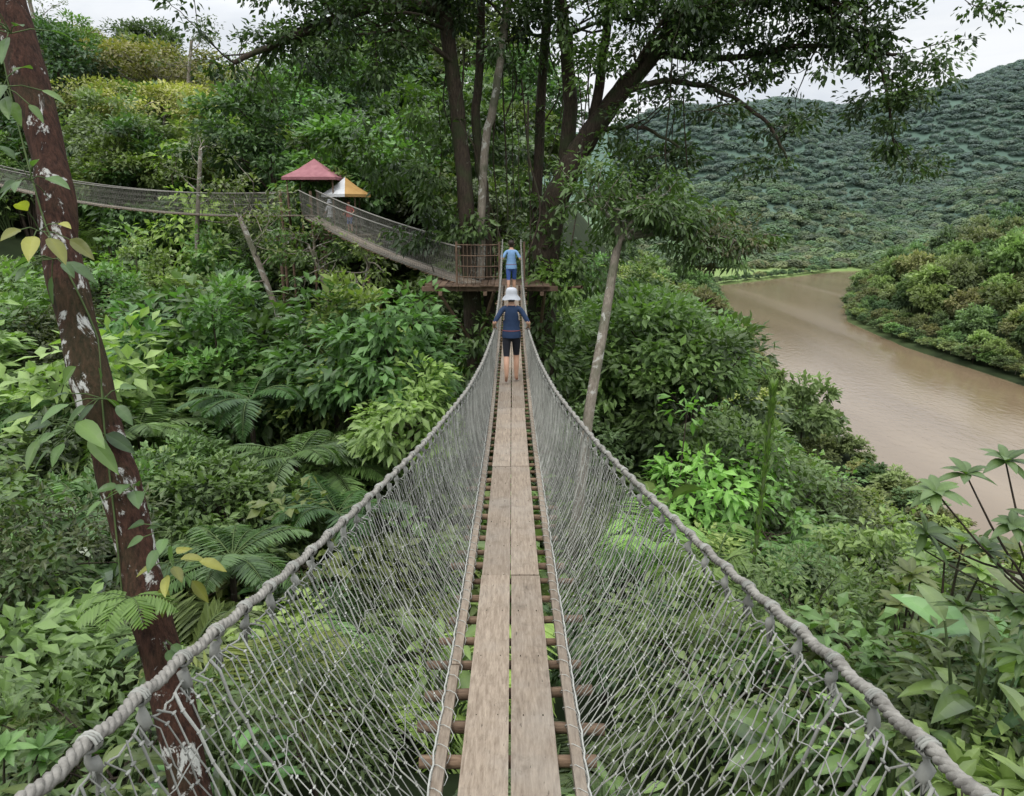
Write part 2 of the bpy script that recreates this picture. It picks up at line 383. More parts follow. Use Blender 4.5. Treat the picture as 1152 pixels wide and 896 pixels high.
def whorl(mb,P,ax,n,L,W,mat,rs,K=6,droop=.25):
    ax=nrm(A(ax)); u=nrm(np.cross(ax,A([.3,.9,.1]))); v=np.cross(ax,u)
    a=np.arange(n)*2.39996+rs.rand()*6; el=np.linspace(.05,.9,n)
    D=(np.cos(a)[:,None]*u+np.sin(a)[:,None]*v)*np.cos(el)[:,None]+ax*np.sin(el)[:,None]
    leaf_b(mb,np.tile(A(P),(n,1)),D,np.tile(ax,(n,1))+rs.normal(0,.08,(n,3)),L*rs.uniform(.75,1.1,n),W,mat,np.clip(.1+rs.rand()*.4+rs.rand(n)*.4,0,1),K=K,droop=droop,fold=.15,rs=rs)
def whorlshrub(name,mats,seed,H=2.4,nb=30,n=11,L=.3,W=.1,spread=1.2):
    rs=np.random.RandomState(seed); mb=MB()
    for k in range(nb):
        az=rs.rand()*6.28; r=spread*rs.rand()**.5; h=H*(1-.45*(r/spread)**2)*rs.uniform(.65,1.05)
        e=A([math.cos(az)*r,math.sin(az)*r,h])
        tubes(mb,smooth_path([(0,0,-.6),e*A([.3,.3,.55]),e],5),np.linspace(.03,.008,5),4,1)
        whorl(mb,e,nrm(e*A([.5,.5,.3])+rs.normal(0,.15,3)),n,L,W,0,rs,K=4)
    return mb.obj(name,[mats,M_bark],link=False)

def coll(name,objs):
    c=bpy.data.collections.new(name)
    for o in objs: c.objects.link(o)
    return c
def scatter(name,cl,pts,rot,scl,idx):
    me=bpy.data.meshes.new(name); pts=A(pts); n=len(pts)
    me.vertices.add(n); me.vertices.foreach_set('co',pts.ravel())
    a=me.attributes.new('rot','FLOAT_VECTOR','POINT'); a.data.foreach_set('vector',A(rot).ravel())
    a=me.attributes.new('scl','FLOAT_VECTOR','POINT'); a.data.foreach_set('vector',A(scl).ravel())
    a=me.attributes.new('idx','INT','POINT'); a.data.foreach_set('value',np.asarray(idx,np.int32))
    o=bpy.data.objects.new(name,me); SC.collection.objects.link(o)
    ng=bpy.data.node_groups.new(name+'_gn','GeometryNodeTree')
    ng.interface.new_socket('Geometry',in_out='INPUT',socket_type='NodeSocketGeometry')
    ng.interface.new_socket('Geometry',in_out='OUTPUT',socket_type='NodeSocketGeometry')
    gi=ng.nodes.new('NodeGroupInput'); go=ng.nodes.new('NodeGroupOutput')
    ip=ng.nodes.new('GeometryNodeInstanceOnPoints'); ci=ng.nodes.new('GeometryNodeCollectionInfo')
    ci.inputs['Collection'].default_value=cl; ci.inputs['Separate Children'].default_value=True; ci.inputs['Reset Children'].default_value=True
    def na(nm,t):
        k=ng.nodes.new('GeometryNodeInputNamedAttribute'); k.data_type=t; k.inputs['Name'].default_value=nm; return k.outputs['Attribute']
    e=ng.nodes.new('FunctionNodeEulerToRotation')
    K=ng.links.new
    K(gi.outputs[0],ip.inputs['Points']); K(ci.outputs[0],ip.inputs['Instance']); ip.inputs['Pick Instance'].default_value=True
    K(na('idx','INT'),ip.inputs['Instance Index']); K(na('rot','FLOAT_VECTOR'),e.inputs[0]); K(e.outputs[0],ip.inputs['Rotation']); K(na('scl','FLOAT_VECTOR'),ip.inputs['Scale'])
    K(ip.outputs[0],go.inputs[0])
    md=o.modifiers.new('scatter','NODES'); md.node_group=ng
    return o

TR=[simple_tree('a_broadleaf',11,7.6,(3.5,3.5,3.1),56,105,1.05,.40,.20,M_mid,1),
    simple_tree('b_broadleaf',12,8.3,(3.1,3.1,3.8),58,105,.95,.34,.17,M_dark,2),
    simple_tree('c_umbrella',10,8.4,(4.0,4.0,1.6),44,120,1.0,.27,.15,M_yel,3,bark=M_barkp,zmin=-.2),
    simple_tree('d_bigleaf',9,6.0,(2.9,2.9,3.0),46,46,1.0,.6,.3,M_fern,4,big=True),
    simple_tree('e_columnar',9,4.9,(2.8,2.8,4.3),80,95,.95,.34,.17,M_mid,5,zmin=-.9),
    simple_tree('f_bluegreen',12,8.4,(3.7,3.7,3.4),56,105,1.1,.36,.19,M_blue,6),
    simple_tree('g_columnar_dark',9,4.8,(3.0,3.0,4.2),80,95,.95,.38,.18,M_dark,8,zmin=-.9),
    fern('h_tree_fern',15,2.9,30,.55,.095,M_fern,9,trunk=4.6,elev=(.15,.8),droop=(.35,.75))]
TH=A([10.9,12.3,10.3,9.2,9.3,12,9.2,6])
CT=coll('forest_species',TR)

def corridor(x,y,z):
    a=(np.abs(x)<5)&(y<23)&(z>-8)
    px,py=-.8,24.3; qx,qy=-10.4,37.2
    t=np.clip(((x-px)*(qx-px)+(y-py)*(qy-py))/((qx-px)**2+(qy-py)**2),0,1)
    d=np.hypot(x-px-t*(qx-px),y-py-t*(qy-py))
    b=(d<4.0)&(z>-4.3+1.6*t)
    px,py=-10.4,37.2; qx,qy=-32.4,46.9
    t=np.clip(((x-px)*(qx-px)+(y-py)*(qy-py))/((qx-px)**2+(qy-py)**2),0,3)
    d=np.hypot(x-px-t*(qx-px),y-py-t*(qy-py))
    return a|b|((d<4.2)&(z>-1.6+1.2*t))
def cap(x,y):
    q=x/np.maximum(y,1)
    r=np.interp(q,[.03,.15,.22,.27,.34,.42,.5,.57,.63,.75],[-.08,-.07,-.10,-.19,-.29,-.36,-.40,-.45,-.54,-.60])
    ry=np.interp(y,[4,10,16,24,26],[-.8,-.54,-.44,-.12,.5])
    right=np.minimum(r,ry)*y
    left=np.where(y<37,np.interp(y,[4,10,16,22,37],[-.85,-.5,-.33,-.13,-.055])*y,
         np.where((y<46)&(q<-.26),-.012*y,99))
    return np.where(q>.03,right,left)
rs=np.random.RandomState(5)
P=[];Rr=[];S=[];I=[]
def try_tree(x,y,k,s):
    z=float(Hgt(x,y))
    if x>xl(y)-1 and x<xr(y)+2: return
    t=float(cap(x,y)); h=TH[k]*s
    if z+h>t:
        s2=(t-z)/TH[k]
        if s2<.33: return
        s=s2
    if corridor(x,y,z+TH[k]*s):
        s*=.6
        if s<.3 or corridor(x,y,z+TH[k]*s): return
    P.append((x,y,z-.2));Rr.append((rs.normal(0,.05),rs.normal(0,.05),rs.rand()*6.28));S.append((s*rs.uniform(.9,1.15),s*rs.uniform(.9,1.15),s));I.append(k)
y=11.
while y<120:
    sp=3.6+.02*y if y<50 else 4.8+.014*y
    x=-.95*y-12
    while x<.95*y+8:
        xx=x+rs.uniform(-.4,.4)*sp; yy=y+rs.uniform(-.4,.4)*sp
        q=xx/yy
        if yy<115 or q<.4:
            if yy<40: k=rs.choice(8,p=[.15,.15,.04,.12,.15,.09,.16,.14])
            elif yy<60: k=rs.choice(8,p=[.16,.10,.09,.10,.23,.09,.17,.06])
            else: k=rs.choice(8,p=[.21,.17,.20,.08,.10,.16,.06,.02])
            sc=rs.uniform(.7,1.3)*(1 if yy<60 else 1.12)
            if rs.rand()<.08 and yy>50 and abs(q+.32)>.12: sc*=1.4
            if yy>75 and -.45<q<-.2: sc*=.75
            try_tree(xx,yy,k,sc)
        x+=sp
    y+=sp*.9
y=122.
while y<170:
    for x in np.arange(-1*y,.2*y,8): try_tree(x+rs.uniform(-2,2),y+rs.uniform(-3,3),rs.choice([0,1,5]),rs.uniform(.8,1.2))
    y+=8
scatter('rainforest_trees',CT,P,Rr,S,I); print('trees',len(P))

FT=[simple_tree('a_far',12,7,(4.6,4.6,4.2),34,40,1.3,1.0,.62,F_mid,21,nb=3),
    simple_tree('b_far',12,7,(4.0,4.0,5.0),34,40,1.2,.95,.6,F_dark,22,nb=3),
    simple_tree('c_far',12,7,(5,5,3.2),34,40,1.2,.9,.55,F_oliv,23,nb=3,bark=M_barkp),
    simple_tree('d_far',12,7,(4.6,4.6,4.0),34,40,1.3,1.0,.6,F_blue,24,nb=3)]
CF=coll('bank_species',FT)
P=[];Rr=[];S=[];I=[]
for y in np.arange(105,452,6.4):
    for x in np.arange(.1*y,.75*y+50,6.4):
        xx=x+rs.uniform(-3,3); yy=y+rs.uniform(-3,3)
        onr=xx>xr(yy)+3; onl=xx<xl(yy)-5
        if not(onr or onl): continue
        if onl and yy>385: continue
        if onl and xx/yy<.16: continue
        sc=rs.uniform(.55,1.15)
        if rs.rand()<.2: sc*=1.55
        if onr and xx-xr(yy)<12: sc*=.6
        if onl: sc*=.7
        P.append((xx,yy,float(Hgt(xx,yy))-2*sc-(.5)));Rr.append((0,0,rs.rand()*6.28));S.append((sc,sc,sc*rs.uniform(.85,1.35)));I.append(rs.choice(4,p=[.34,.16,.34,.16]))
for yy in np.arange(60,460,2.6):
    for side in (0,1):
        xx=(xl(yy)-2.5 if side==0 else xr(yy)+2.0)+rs.normal(0,.9)
        sc=rs.uniform(.25,.5)
        P.append((xx,yy,-38-2.2*sc));Rr.append((0,0,rs.rand()*6.28));S.append((sc*1.3,sc*1.3,sc));I.append(rs.choice(4))
scatter('riverbank_trees',CF,P,Rr,S,I); print('bank',len(P))
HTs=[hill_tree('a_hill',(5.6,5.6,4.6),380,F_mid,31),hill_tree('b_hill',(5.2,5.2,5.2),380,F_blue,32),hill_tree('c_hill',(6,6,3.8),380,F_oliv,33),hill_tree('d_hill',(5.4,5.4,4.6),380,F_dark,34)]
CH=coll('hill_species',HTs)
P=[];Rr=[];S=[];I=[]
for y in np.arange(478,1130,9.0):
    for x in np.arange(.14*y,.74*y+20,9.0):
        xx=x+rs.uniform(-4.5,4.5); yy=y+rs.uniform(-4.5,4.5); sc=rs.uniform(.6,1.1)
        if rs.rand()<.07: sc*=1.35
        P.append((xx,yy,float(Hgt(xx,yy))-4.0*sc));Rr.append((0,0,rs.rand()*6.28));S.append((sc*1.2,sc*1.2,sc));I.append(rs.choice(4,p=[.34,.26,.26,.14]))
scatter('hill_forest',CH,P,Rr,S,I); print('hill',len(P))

UG=[whorlshrub('a_whorl_shrub',M_mid,41),
    fern('b_fern',13,1.7,28,.34,.065,M_fern,42),
    fern('c_fern_dark',12,2.0,30,.40,.065,M_mid,43,elev=(.6,1.2)),
    broadplant('d_heliconia',24,1.9,.72,.20,M_gloss,44,K=7),
    broadplant('e_ginger',44,1.7,.48,.13,M_fern,45,droop=.7,K=6),
    simple_tree('f_shrub',3,1.6,(1.3,1.3,1.3),34,40,.5,.22,.12,M_mid,46,tr=.05,zmin=-.8,big=True),
    simple_tree('g_shrub_dark',3,1.7,(1.4,1.4,1.4),34,50,.55,.19,.08,M_dark,47,tr=.05,zmin=-.8,big=True),
    fern('h_palm',12,2.3,24,.62,.055,M_bri,48,trunk=.8,elev=(.6,1.25),droop=(.5,.95),K3=True),
    simple_tree('i_shrub_light',3,1.6,(1.2,1.2,1.2),34,40,.5,.20,.10,M_bri,49,tr=.05,zmin=-.8,big=True),
    simple_tree('j_shrub_fine',3,1.7,(1.4,1.4,1.3),40,80,.5,.12,.05,M_dark,50,tr=.04,zmin=-.8)]
UH=A([2.5,1.5,1.7,2.4,2.1,3.0,3.1,2.8,2.9,3.0])
CU=coll('undergrowth_species',UG)
P=[];Rr=[];S=[];I=[]
y=1.
while y<72:
    sp=1.05+.036*y
    x=-.95*y-4
    while x<.95*y+4:
        xx=x+rs.uniform(-.45,.45)*sp; yy=y+rs.uniform(-.45,.45)*sp
        if yy<36 or xx<.05*yy:
            k=rs.choice(10,p=[.10,.15,.12,.09,.11,.11,.12,.07,.05,.08]); s=rs.uniform(.7,1.55)*(1+.012*yy)
            if yy>36: s*=1.25
            z=float(Hgt(xx,yy)); t=min(float(cap(xx,yy)),-3.6 if abs(xx)<2.2 else 99)
            if z+UH[k]*s<t and not (yy>20 and corridor(xx,yy,z+UH[k]*s)):
                P.append((xx,yy,z));Rr.append((rs.normal(0,.1),rs.normal(0,.1),rs.rand()*6.28));S.append((s,s,s));I.append(k)
        x+=sp
    y+=sp*.9
scatter('undergrowth_foliage',CU,P,Rr,S,I); print('ug',len(P))

def inst(src,name,loc,s,rz=0,tilt=(0,0)):
    o=bpy.data.objects.new(name,src.data); o.location=loc; o.scale=(s,s,s); o.rotation_euler=(tilt[0],tilt[1],rz); SC.collection.objects.link(o); return o
for (k,x,yv,top,s,rz) in [(3,4.3,5.6,-3.3,1.1,0),(3,5.6,6.9,-3.8,1.2,2),(4,3.7,5.6,-4.0,1.2,1),(3,6.9,7.9,-4.3,1.3,4),(0,6.6,9.6,-4.7,1.4,1),(0,8.3,10.6,-5.4,1.5,3),
                    (0,5.4,8.6,-4.7,1.2,3),(4,-3.6,4.8,-4.1,1.0,2),(1,-5.4,6.2,-3.9,1.4,2),(2,-4.0,7.2,-4.2,1.5,1),(7,-3.4,8.2,-4.3,1.1,1),(1,-6.2,8.0,-3.7,1.5,5),
                    (5,-6.8,7.4,-4.0,1.2,5),(7,3.9,12.6,-4.9,1.1,5),(7,3.0,14.5,-5.0,1.2,2),(4,-2.8,5.6,-4.6,1.0,2),(2,-5.2,9.9,-4.2,1.7,4),(1,5.3,5.0,-4.2,1.2,4),
                    (6,5.2,6.2,-3.9,1.0,2),(5,4.0,7.2,-4.6,1.1,3),(3,2.9,6.2,-4.7,1.0,5),(6,3.0,8.2,-4.9,1.1,1),(9,4.6,9.6,-4.9,1.0,1),(2,3.4,9.9,-5.0,1.2,4),(4,7.6,9.0,-4.6,1.3,5),
                    (9,-2.4,7.0,-4.8,.9,2),(9,-7.4,10.5,-4.4,1.2,2),(0,-4.6,5.2,-4.3,.8,2),(3,-3.1,6.4,-4.9,.9,3),(4,5.0,5.2,-3.3,.9,3),(5,4.8,4.9,-3.8,.8,1),
                    (6,-3.9,6.0,-4.4,.9,1),(2,-6.6,6.4,-3.9,1.2,1),(6,-8,9.2,-4.0,1.2,0),(2,6.0,5.9,-4.0,1.2,0),(6,6.6,7.0,-4.3,1.1,2),(1,-3.2,9.6,-4.9,1.5,0)]:
    nm=['broadleaf_shrub','fern_plant','fern_plant','heliconia_plant','ginger_plant','leafy_shrub','leafy_shrub','palm_plant','leafy_shrub','leafy_shrub'][k]
    inst(UG[k],nm,(x,yv,top-UH[k]*s),s,rz)
for (x,yv,top,s) in [(-5.6,17.5,-5.0,.9),(-4.0,15.0,-5.6,.8),(-7.6,20,-4.0,1.0),(-10.5,19,-4.6,1.0),(-5.2,12.0,-5.2,.75),(-9.4,14.5,-5.2,.9),(-13.5,20,-4.2,1.1)]:
    inst(TR[7],'tree_fern',(x,yv,top-TH[7]*s),s,x*3)
for (x,yv,top,s) in [(-3.6,20.6,-2.7,.62),(-5.6,22.0,-2.9,.7),(-2.8,18.6,-4.3,.5)]:
    inst(TR[3],'bigleaf_tree',(x,yv,top-TH[3]*s),s,x*2)
for (x,yv,top,s) in [(-26,57,9.0,1.15),(-20.5,55,6.4,1.0),(-31,60,9.8,1.1),(-17,58,6.4,.95),(-23,52,3.6,.9)]:
    inst(TR[2],'umbrella_tree',(x,yv,top-TH[2]*s),s,x*2)

# ------------------------------------------------------------ recursive branching tree parts
def twig(mb,p,d,L,r,depth,tips,rs,mat=1,up=.1):
    p=A(p);d=nrm(A(d)); n=5; pts=[p]
    for k in range(n-1):
        d=nrm(d+rs.normal(0,.17,3)+A([0,0,up*.4])); pts.append(pts[-1]+d*L/(n-1))
    tubes(mb,A(pts),np.linspace(r,r*.5,n),5 if depth<2 else 4,mat)
    if depth<=0: tips.append((pts[-1],d)); tips.append((pts[-2],d)); return
    for k in range(rs.randint(2,4)):
        q=pts[rs.randint(2,n)]; dd=nrm(d+rs.normal(0,.65,3))
        twig(mb,q,dd,L*rs.uniform(.6,.85),r*.5,depth-1,tips,rs,mat,up)
    tips.append((pts[-1],d))
def tipleaves(mb,tips,nl,cr,L,W,mat,rs,big=False,flat=.6):
    T=A([t[0] for t in tips]); Dd=A([t[1] for t in tips]); n=len(T)*nl
    off=nrm(rs.normal(0,1,(n,3)))*(rs.rand(n,1)**.5)*cr*np.repeat(rs.uniform(.6,1.3,len(T)),nl)[:,None]; off[:,2]*=flat
    P=np.repeat(T,nl,0)+off
    D=nrm(off/cr+np.repeat(Dd,nl,0)*.4+rs.normal(0,.4,(n,3))+A([0,0,-.35])); Nn=nrm(A([0,0,1.])+rs.normal(0,.5,(n,3)))
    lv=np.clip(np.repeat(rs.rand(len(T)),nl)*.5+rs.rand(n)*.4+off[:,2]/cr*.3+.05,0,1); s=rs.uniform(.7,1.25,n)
    if big: leaf_b(mb,P,D,Nn,L*s,W*s,mat,lv,K=3,droop=.25,rs=rs)
    else: leaf_r(mb,P,D,Nn,L*s,W*s,mat,lv)

# ---- giant tree carrying the platform
rs=np.random.RandomState(77)
big=empty('giant_rainforest_tree',(0,25,-12))
mb=MB(); tips=[]
limbs={
'T1':([(-1.1,25.9,-14),(-1.3,25.9,-6),(-1.5,25.8,-2),(-1.65,25.6,1),(-1.9,25.4,3.8),(-2.2,25,6.5),(-2.6,24.8,10),(-3,24.5,15)],.36,.17,1),
'T1b':([(-.75,26.3,-14),(-.8,26.2,-5),(-.95,26,0),(-1.25,26,3),(-1.0,26,6),(-1.3,26,12)],.22,.12,1),
'T2':([(-1.1,25.6,-2.4),(-.95,25.4,1.6),(-.5,25.2,4.0),(-.15,25.1,6.5),(.2,25.2,10),(.5,25.5,15)],.15,.11,2),
'T3':([(1.3,27,-14),(1.1,26.8,-7),(1.15,26.7,-3),(1.5,26.4,0),(2.05,26,1.4),(2.7,25.8,2.5),(3.5,25.6,3.6),(4.6,25.3,4.9),(5.9,25,6.5),(7.5,25,9),(9,25,12)],.60,.14,1),
'T3b':([(1.7,26.3,.4),(2.0,26.4,3),(1.9,26.5,5),(1.6,26.6,7.5),(1.4,26.6,13)],.3,.16,1),
'T4':([(.9,27.4,-5),(.95,27.2,1),(1.2,27,6.5),(1.5,27,14)],.22,.14,1),
'T5':([(2.7,25.8,2.4),(3.0,25.9,4.5),(3.3,26,7),(4,26,12)],.2,.1,1),
'LL':([(-2.15,25,6.1),(-4,24.5,6.1),(-6,24,5.4),(-8.4,23.5,4.3)],.22,.07,1),
'LL2':([(-2.5,24.9,8.2),(-5,24.2,8.6),(-8,23.6,8.2)],.16,.05,1),
'LL3':([(-1.9,25.2,4.6),(-3.2,24.2,5.3),(-4.6,23.2,5.0)],.09,.03,1),
'R1':([(3.4,25.6,3.6),(4.9,25,4.0),(6.8,24.6,3.6),(8.2,24.3,2.6),(8.9,24.1,1.5)],.12,.03,1),
'R2':([(4.6,25.3,4.9),(7,25,4.7),(9.5,24.6,5.0),(12,24,4.6)],.13,.04,1),
'R3':([(5.9,25,6.5),(8.8,24.5,6.4),(11.2,24,4.6),(12.2,24,1.9)],.12,.03,1),
'R4':([(6.6,25,7.8),(10,24.5,8),(13,24,6.6)],.14,.04,1),
'R5':([(2.7,25.8,2.5),(4.2,25,2.6),(5.6,24.6,1.9)],.1,.03,1),
'R6':([(3.6,25.6,3.7),(4.4,24.5,5.2),(5.2,23.5,6.6)],.1,.04,1),
'R7':([(4.3,25.4,4.6),(6.2,24.4,5.9),(8.6,23.8,6.2),(10.6,23.5,5.6)],.11,.03,1)}
for nm,(pts,r0,r1,mt) in limbs.items():
    n=len(pts)*5; sp=smooth_path(pts,n); rr=np.linspace(r0,r1,n)**1.0
    if nm in('T1','T3'): rr=rr*(1+.5*np.exp(-np.linspace(0,9,n)))
    sp=sp+rs.normal(0,.02,sp.shape)
    tubes(mb,sp,rr,10,mt)
    if nm in('LL','LL2','LL3','R1','R2','R3','R4','R5','R6','R7'):
        for k in range(int(n*.25),n,2 if nm in('R1','R5') else 1):
            d=nrm(sp[min(k+1,n-1)]-sp[k-1])+rs.normal(0,.75,3)+A([0,0,.05])
            twig(mb,sp[k],d,rs.uniform(.7,1.6),rr[k]*.45,1,tips,rs)
        tips.append((sp[-1],A([0,0,-1.])))
    else:
        for k in range(n):
            if sp[k,2]>5.2 and k%2==0:
                for _ in range(2):
                    d=rs.normal(0,1,3)*A([1,1,.3])+A([0,0,.3]); twig(mb,sp[k],d,rs.uniform(1.4,2.8),rr[k]*.3,2,tips,rs)
print('tips',len(tips))
half=len(tips)//2
rs.shuffle(tips)
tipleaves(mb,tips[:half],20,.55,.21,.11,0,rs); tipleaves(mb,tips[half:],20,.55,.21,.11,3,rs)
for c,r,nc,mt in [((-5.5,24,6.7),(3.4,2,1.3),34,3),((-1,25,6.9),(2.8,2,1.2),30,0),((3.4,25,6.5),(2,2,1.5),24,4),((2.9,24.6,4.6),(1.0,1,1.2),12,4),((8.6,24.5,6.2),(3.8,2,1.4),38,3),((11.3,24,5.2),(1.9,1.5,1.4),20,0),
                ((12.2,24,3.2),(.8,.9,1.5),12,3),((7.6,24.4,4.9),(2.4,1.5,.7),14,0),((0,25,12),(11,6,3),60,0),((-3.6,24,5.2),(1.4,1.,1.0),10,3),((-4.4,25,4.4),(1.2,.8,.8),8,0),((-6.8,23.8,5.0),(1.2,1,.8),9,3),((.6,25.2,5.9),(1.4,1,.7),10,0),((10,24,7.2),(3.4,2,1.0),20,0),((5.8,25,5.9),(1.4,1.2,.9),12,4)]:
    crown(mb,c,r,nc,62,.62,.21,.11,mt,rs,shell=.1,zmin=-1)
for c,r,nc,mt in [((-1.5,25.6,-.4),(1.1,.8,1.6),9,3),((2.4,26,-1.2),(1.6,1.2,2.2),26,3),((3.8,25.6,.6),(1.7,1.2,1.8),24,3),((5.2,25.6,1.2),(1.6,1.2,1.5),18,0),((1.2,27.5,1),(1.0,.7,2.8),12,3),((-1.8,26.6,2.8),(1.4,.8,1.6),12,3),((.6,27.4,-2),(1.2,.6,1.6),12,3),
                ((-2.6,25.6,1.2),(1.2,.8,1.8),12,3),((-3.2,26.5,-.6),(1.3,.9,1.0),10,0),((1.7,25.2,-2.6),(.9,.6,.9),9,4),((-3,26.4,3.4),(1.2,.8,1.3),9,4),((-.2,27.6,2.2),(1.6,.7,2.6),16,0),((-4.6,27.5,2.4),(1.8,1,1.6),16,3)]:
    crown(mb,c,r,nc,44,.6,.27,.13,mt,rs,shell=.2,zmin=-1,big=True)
for z in np.arange(-12,-3,.9):
    crown(mb,(1.2+rs.normal(0,.3),26.0,z),(1.6,1.1,.7),8,34,.6,.3,.15,3,rs,shell=.3,zmin=-1,big=True)
    crown(mb,(-1.3+rs.normal(0,.3),25.1,z-.3),(1.6,1.0,.7),8,34,.6,.3,.15,3,rs,shell=.3,zmin=-1,big=True)
for k in range(22):
    x=rs.uniform(-3,6); yv=rs.uniform(24,27); z0=rs.uniform(3,8); z1=z0-rs.uniform(3,9)
    tubes(mb,smooth_path([(x,yv,z0),(x+rs.normal(0,.15),yv,(z0*2+z1)/3),(x+rs.normal(0,.2),yv,(z0+2*z1)/3),(x+rs.normal(0,.25),yv,z1)],14),rs.uniform(.01,.03),4,1)
bo=mb.obj('trunk_limbs_and_leaves',[M_dark,M_bark,M_barkp,M_mid,M_bri])
bo.parent=big; bo.location=(0,-25,12)

# ---- pale-trunk tree right of the walkway
rs=np.random.RandomState(8)
mb=MB(); tips=[]
sp=smooth_path([(1.2,16.6,-12),(1.75,17,-7),(1.95,17.3,-5),(2.3,17.8,-3),(2.6,18.3,-1.3),(2.72,18.4,-.75)],26); tubes(mb,sp,np.linspace(.16,.10,26),9,1)
for e in [(3.5,18.4,-.2),(2.5,18.2,0),(4.3,18.6,-.35),(3.2,18.9,.3),(5.2,18.8,-.6),(6.0,19,-.9),(2.0,18.6,.1)]:
    b=sp[-1]; q=smooth_path([b,(b+A(e))/2+A([0,0,.25]),e],7); tubes(mb,q,np.linspace(.07,.03,7),6,1)
    for k in (3,4,5,6): twig(mb,q[k],rs.normal(0,1,3)*A([1,1,.3])+A([0,0,.2]),.8,.025,1,tips,rs)
tipleaves(mb,tips,20,.42,.20,.085,0,rs,big=True,flat=.5)
crown(mb,(5.4,18.8,-.75),(1.35,1.2,.75),20,60,.42,.15,.06,2,rs,shell=.2,zmin=-1,big=True)
crown(mb,(3.9,18.6,-.05),(1.2,1.2,.45),12,40,.4,.2,.09,0,rs,shell=.2,zmin=-1,big=True)
mb.obj('pale_trunk_tree',[M_mid,M_barkp,M_oliv])

# ---- lichen-covered trunk, left foreground
rs=np.random.RandomState(9)
mb=MB()
sp=smooth_path([(-1.9,3.9,-8.5),(-2.4,4.45,-5),(-2.69,4.78,-3.42),(-2.9,5.0,-2.6),(-3.2,5.3,-1.42),(-3.42,5.5,-.5),(-3.55,5.75,.23),(-3.89,6.1,1.6),(-4.3,6.5,3.2),(-4.6,7,6)],80)
sp+=np.stack([np.sin(np.arange(80)*.5)*.008,np.cos(np.arange(80)*.43)*.008,np.zeros(80)],1)
tubes(mb,sp,np.linspace(.155,.12,80)*(1+.05*np.sin(np.arange(80)*.9)+rs.normal(0,.015,80)),20,1)
vt=np.linspace(18,72,90); vp=np.stack([np.interp(vt,np.arange(80),sp[:,k]) for k in range(3)],1); vp[:,0]+=.14*np.cos(vt*.16); vp[:,1]+=-.14*np.abs(np.sin(vt*.16))-.02
tubes(mb,vp,.007,5,2)
def sprig(p,n,L,W,mat,spread=.3,droop=.35,K=7,dirv=(0,0,0)):
    for _ in range(n):
        d=nrm(rs.normal(0,1,3)*A([1,.8,.35])+A([0,-.5,.1])+A(dirv)); q=A(p)+d*spread*rs.uniform(.3,1)
        tubes(mb,A([A(p),(A(p)+q)/2+A([0,0,.02]),q]),.004,4,2)
        l=L*rs.uniform(.6,1.15)
        leaf_b(mb,q[None],(d+A([0,0,-.2]))[None],(A([0,-.35,1])+rs.normal(0,.3,3))[None],l,W*l/L,mat,rs.rand()*.8,K=K,droop=droop,fold=.22,wave=.02,rs=rs)
for px_,n,mt in [((-3.4,5.3,1.15),9,0),((-3.45,5.2,.8),7,3),((-3.3,5.2,-.35),8,0),((-3.3,5.1,-.15),6,4),((-3.0,5.05,-1.35),8,0),((-3.25,5.1,-1.6),9,0),((-2.5,4.7,-2.5),8,4),((-2.45,4.7,-2.25),6,0),((-3.6,5.6,1.7),9,3),((-3.75,5.9,2.1),8,0),((-3.5,5.4,.2),7,0),((-2.8,4.9,-2.0),6,0),((-2.7,4.8,-3.2),8,0)]:
    sprig(px_,n,.19,.10,mt,.24)
sprig((-3.35,5.0,-1.5),6,.30,.13,3,.35)
for az in (-2.4,-1.6,-.9,-.2,-3.0): frond(mb,(-2.75,4.6,-2.72),az,.50,.5,.6,14,.15,.036,3,rs,lv=.6,stem=2,K3=True,rach=.004)
mb.obj('lichen_trunk_tree',[M_fern,M_barkr,M_stem,M_bri,M_gold])

# ---- whorled shrub tree at right edge
rs=np.random.RandomState(19); mb=MB()
tr=smooth_path([(4.9,4.6,-8),(4.6,4.7,-5),(4.3,4.8,-3.4),(3.9,4.9,-2.7)],14); tubes(mb,tr,np.linspace(.05,.02,14),7,1)
for e in [(3.1,4.85,-2.0),(3.4,5.0,-1.92),(3.75,5.1,-1.85),(3.6,4.7,-2.2),(3.3,5.2,-2.5),(3.9,4.9,-2.25),(3.9,5.4,-2.7),(3.5,5.5,-2.8),(4.3,5.2,-2.3),(4.0,5.0,-1.7),(4.4,4.8,-3.0),(3.8,4.6,-3.2),(3.65,5.0,-2.55),(3.8,4.8,-2.9),(4.1,5.0,-2.0),(4.1,4.7,-2.6),(4.2,5.2,-3.2),(3.6,5.1,-3.1)]:
    e=A(e); b=tr[rs.randint(9,14)]; tubes(mb,smooth_path([b,(b+e)/2+A([0,0,-.05]),e],6),np.linspace(.012,.006,6),5,1)
    whorl(mb,e,(rs.normal(0,.35),rs.normal(0,.25)-.2,1),12,.24*rs.uniform(.8,1.15),.075,0,rs,K=7,droop=.4)
mb.obj('whorled_leaf_tree',[M_dark,M_bark])
rs=np.random.RandomState(20); mb=MB()
st=smooth_path([(4.15,11.3,-9),(4.3,11.4,-5),(4.35,11.5,-2.9)],20); tubes(mb,st,.03,6,1)
n=200; tt=rs.uniform(7,19,n); Pp=np.stack([np.interp(tt,np.arange(20),st[:,k]) for k in range(3)],1); a=rs.rand(n)*6.28
leaf_b(mb,Pp,np.stack([np.cos(a)*.35,np.sin(a)*.35,np.full(n,.9)],1),np.stack([-np.cos(a),-np.sin(a),np.full(n,.5)],1),.26,.05,0,.4+.6*rs.rand(n),K=5,droop=.12,rs=rs)
mb.obj('bamboo_plant',[M_bri,M_stem])
rs=np.random.RandomState(33)
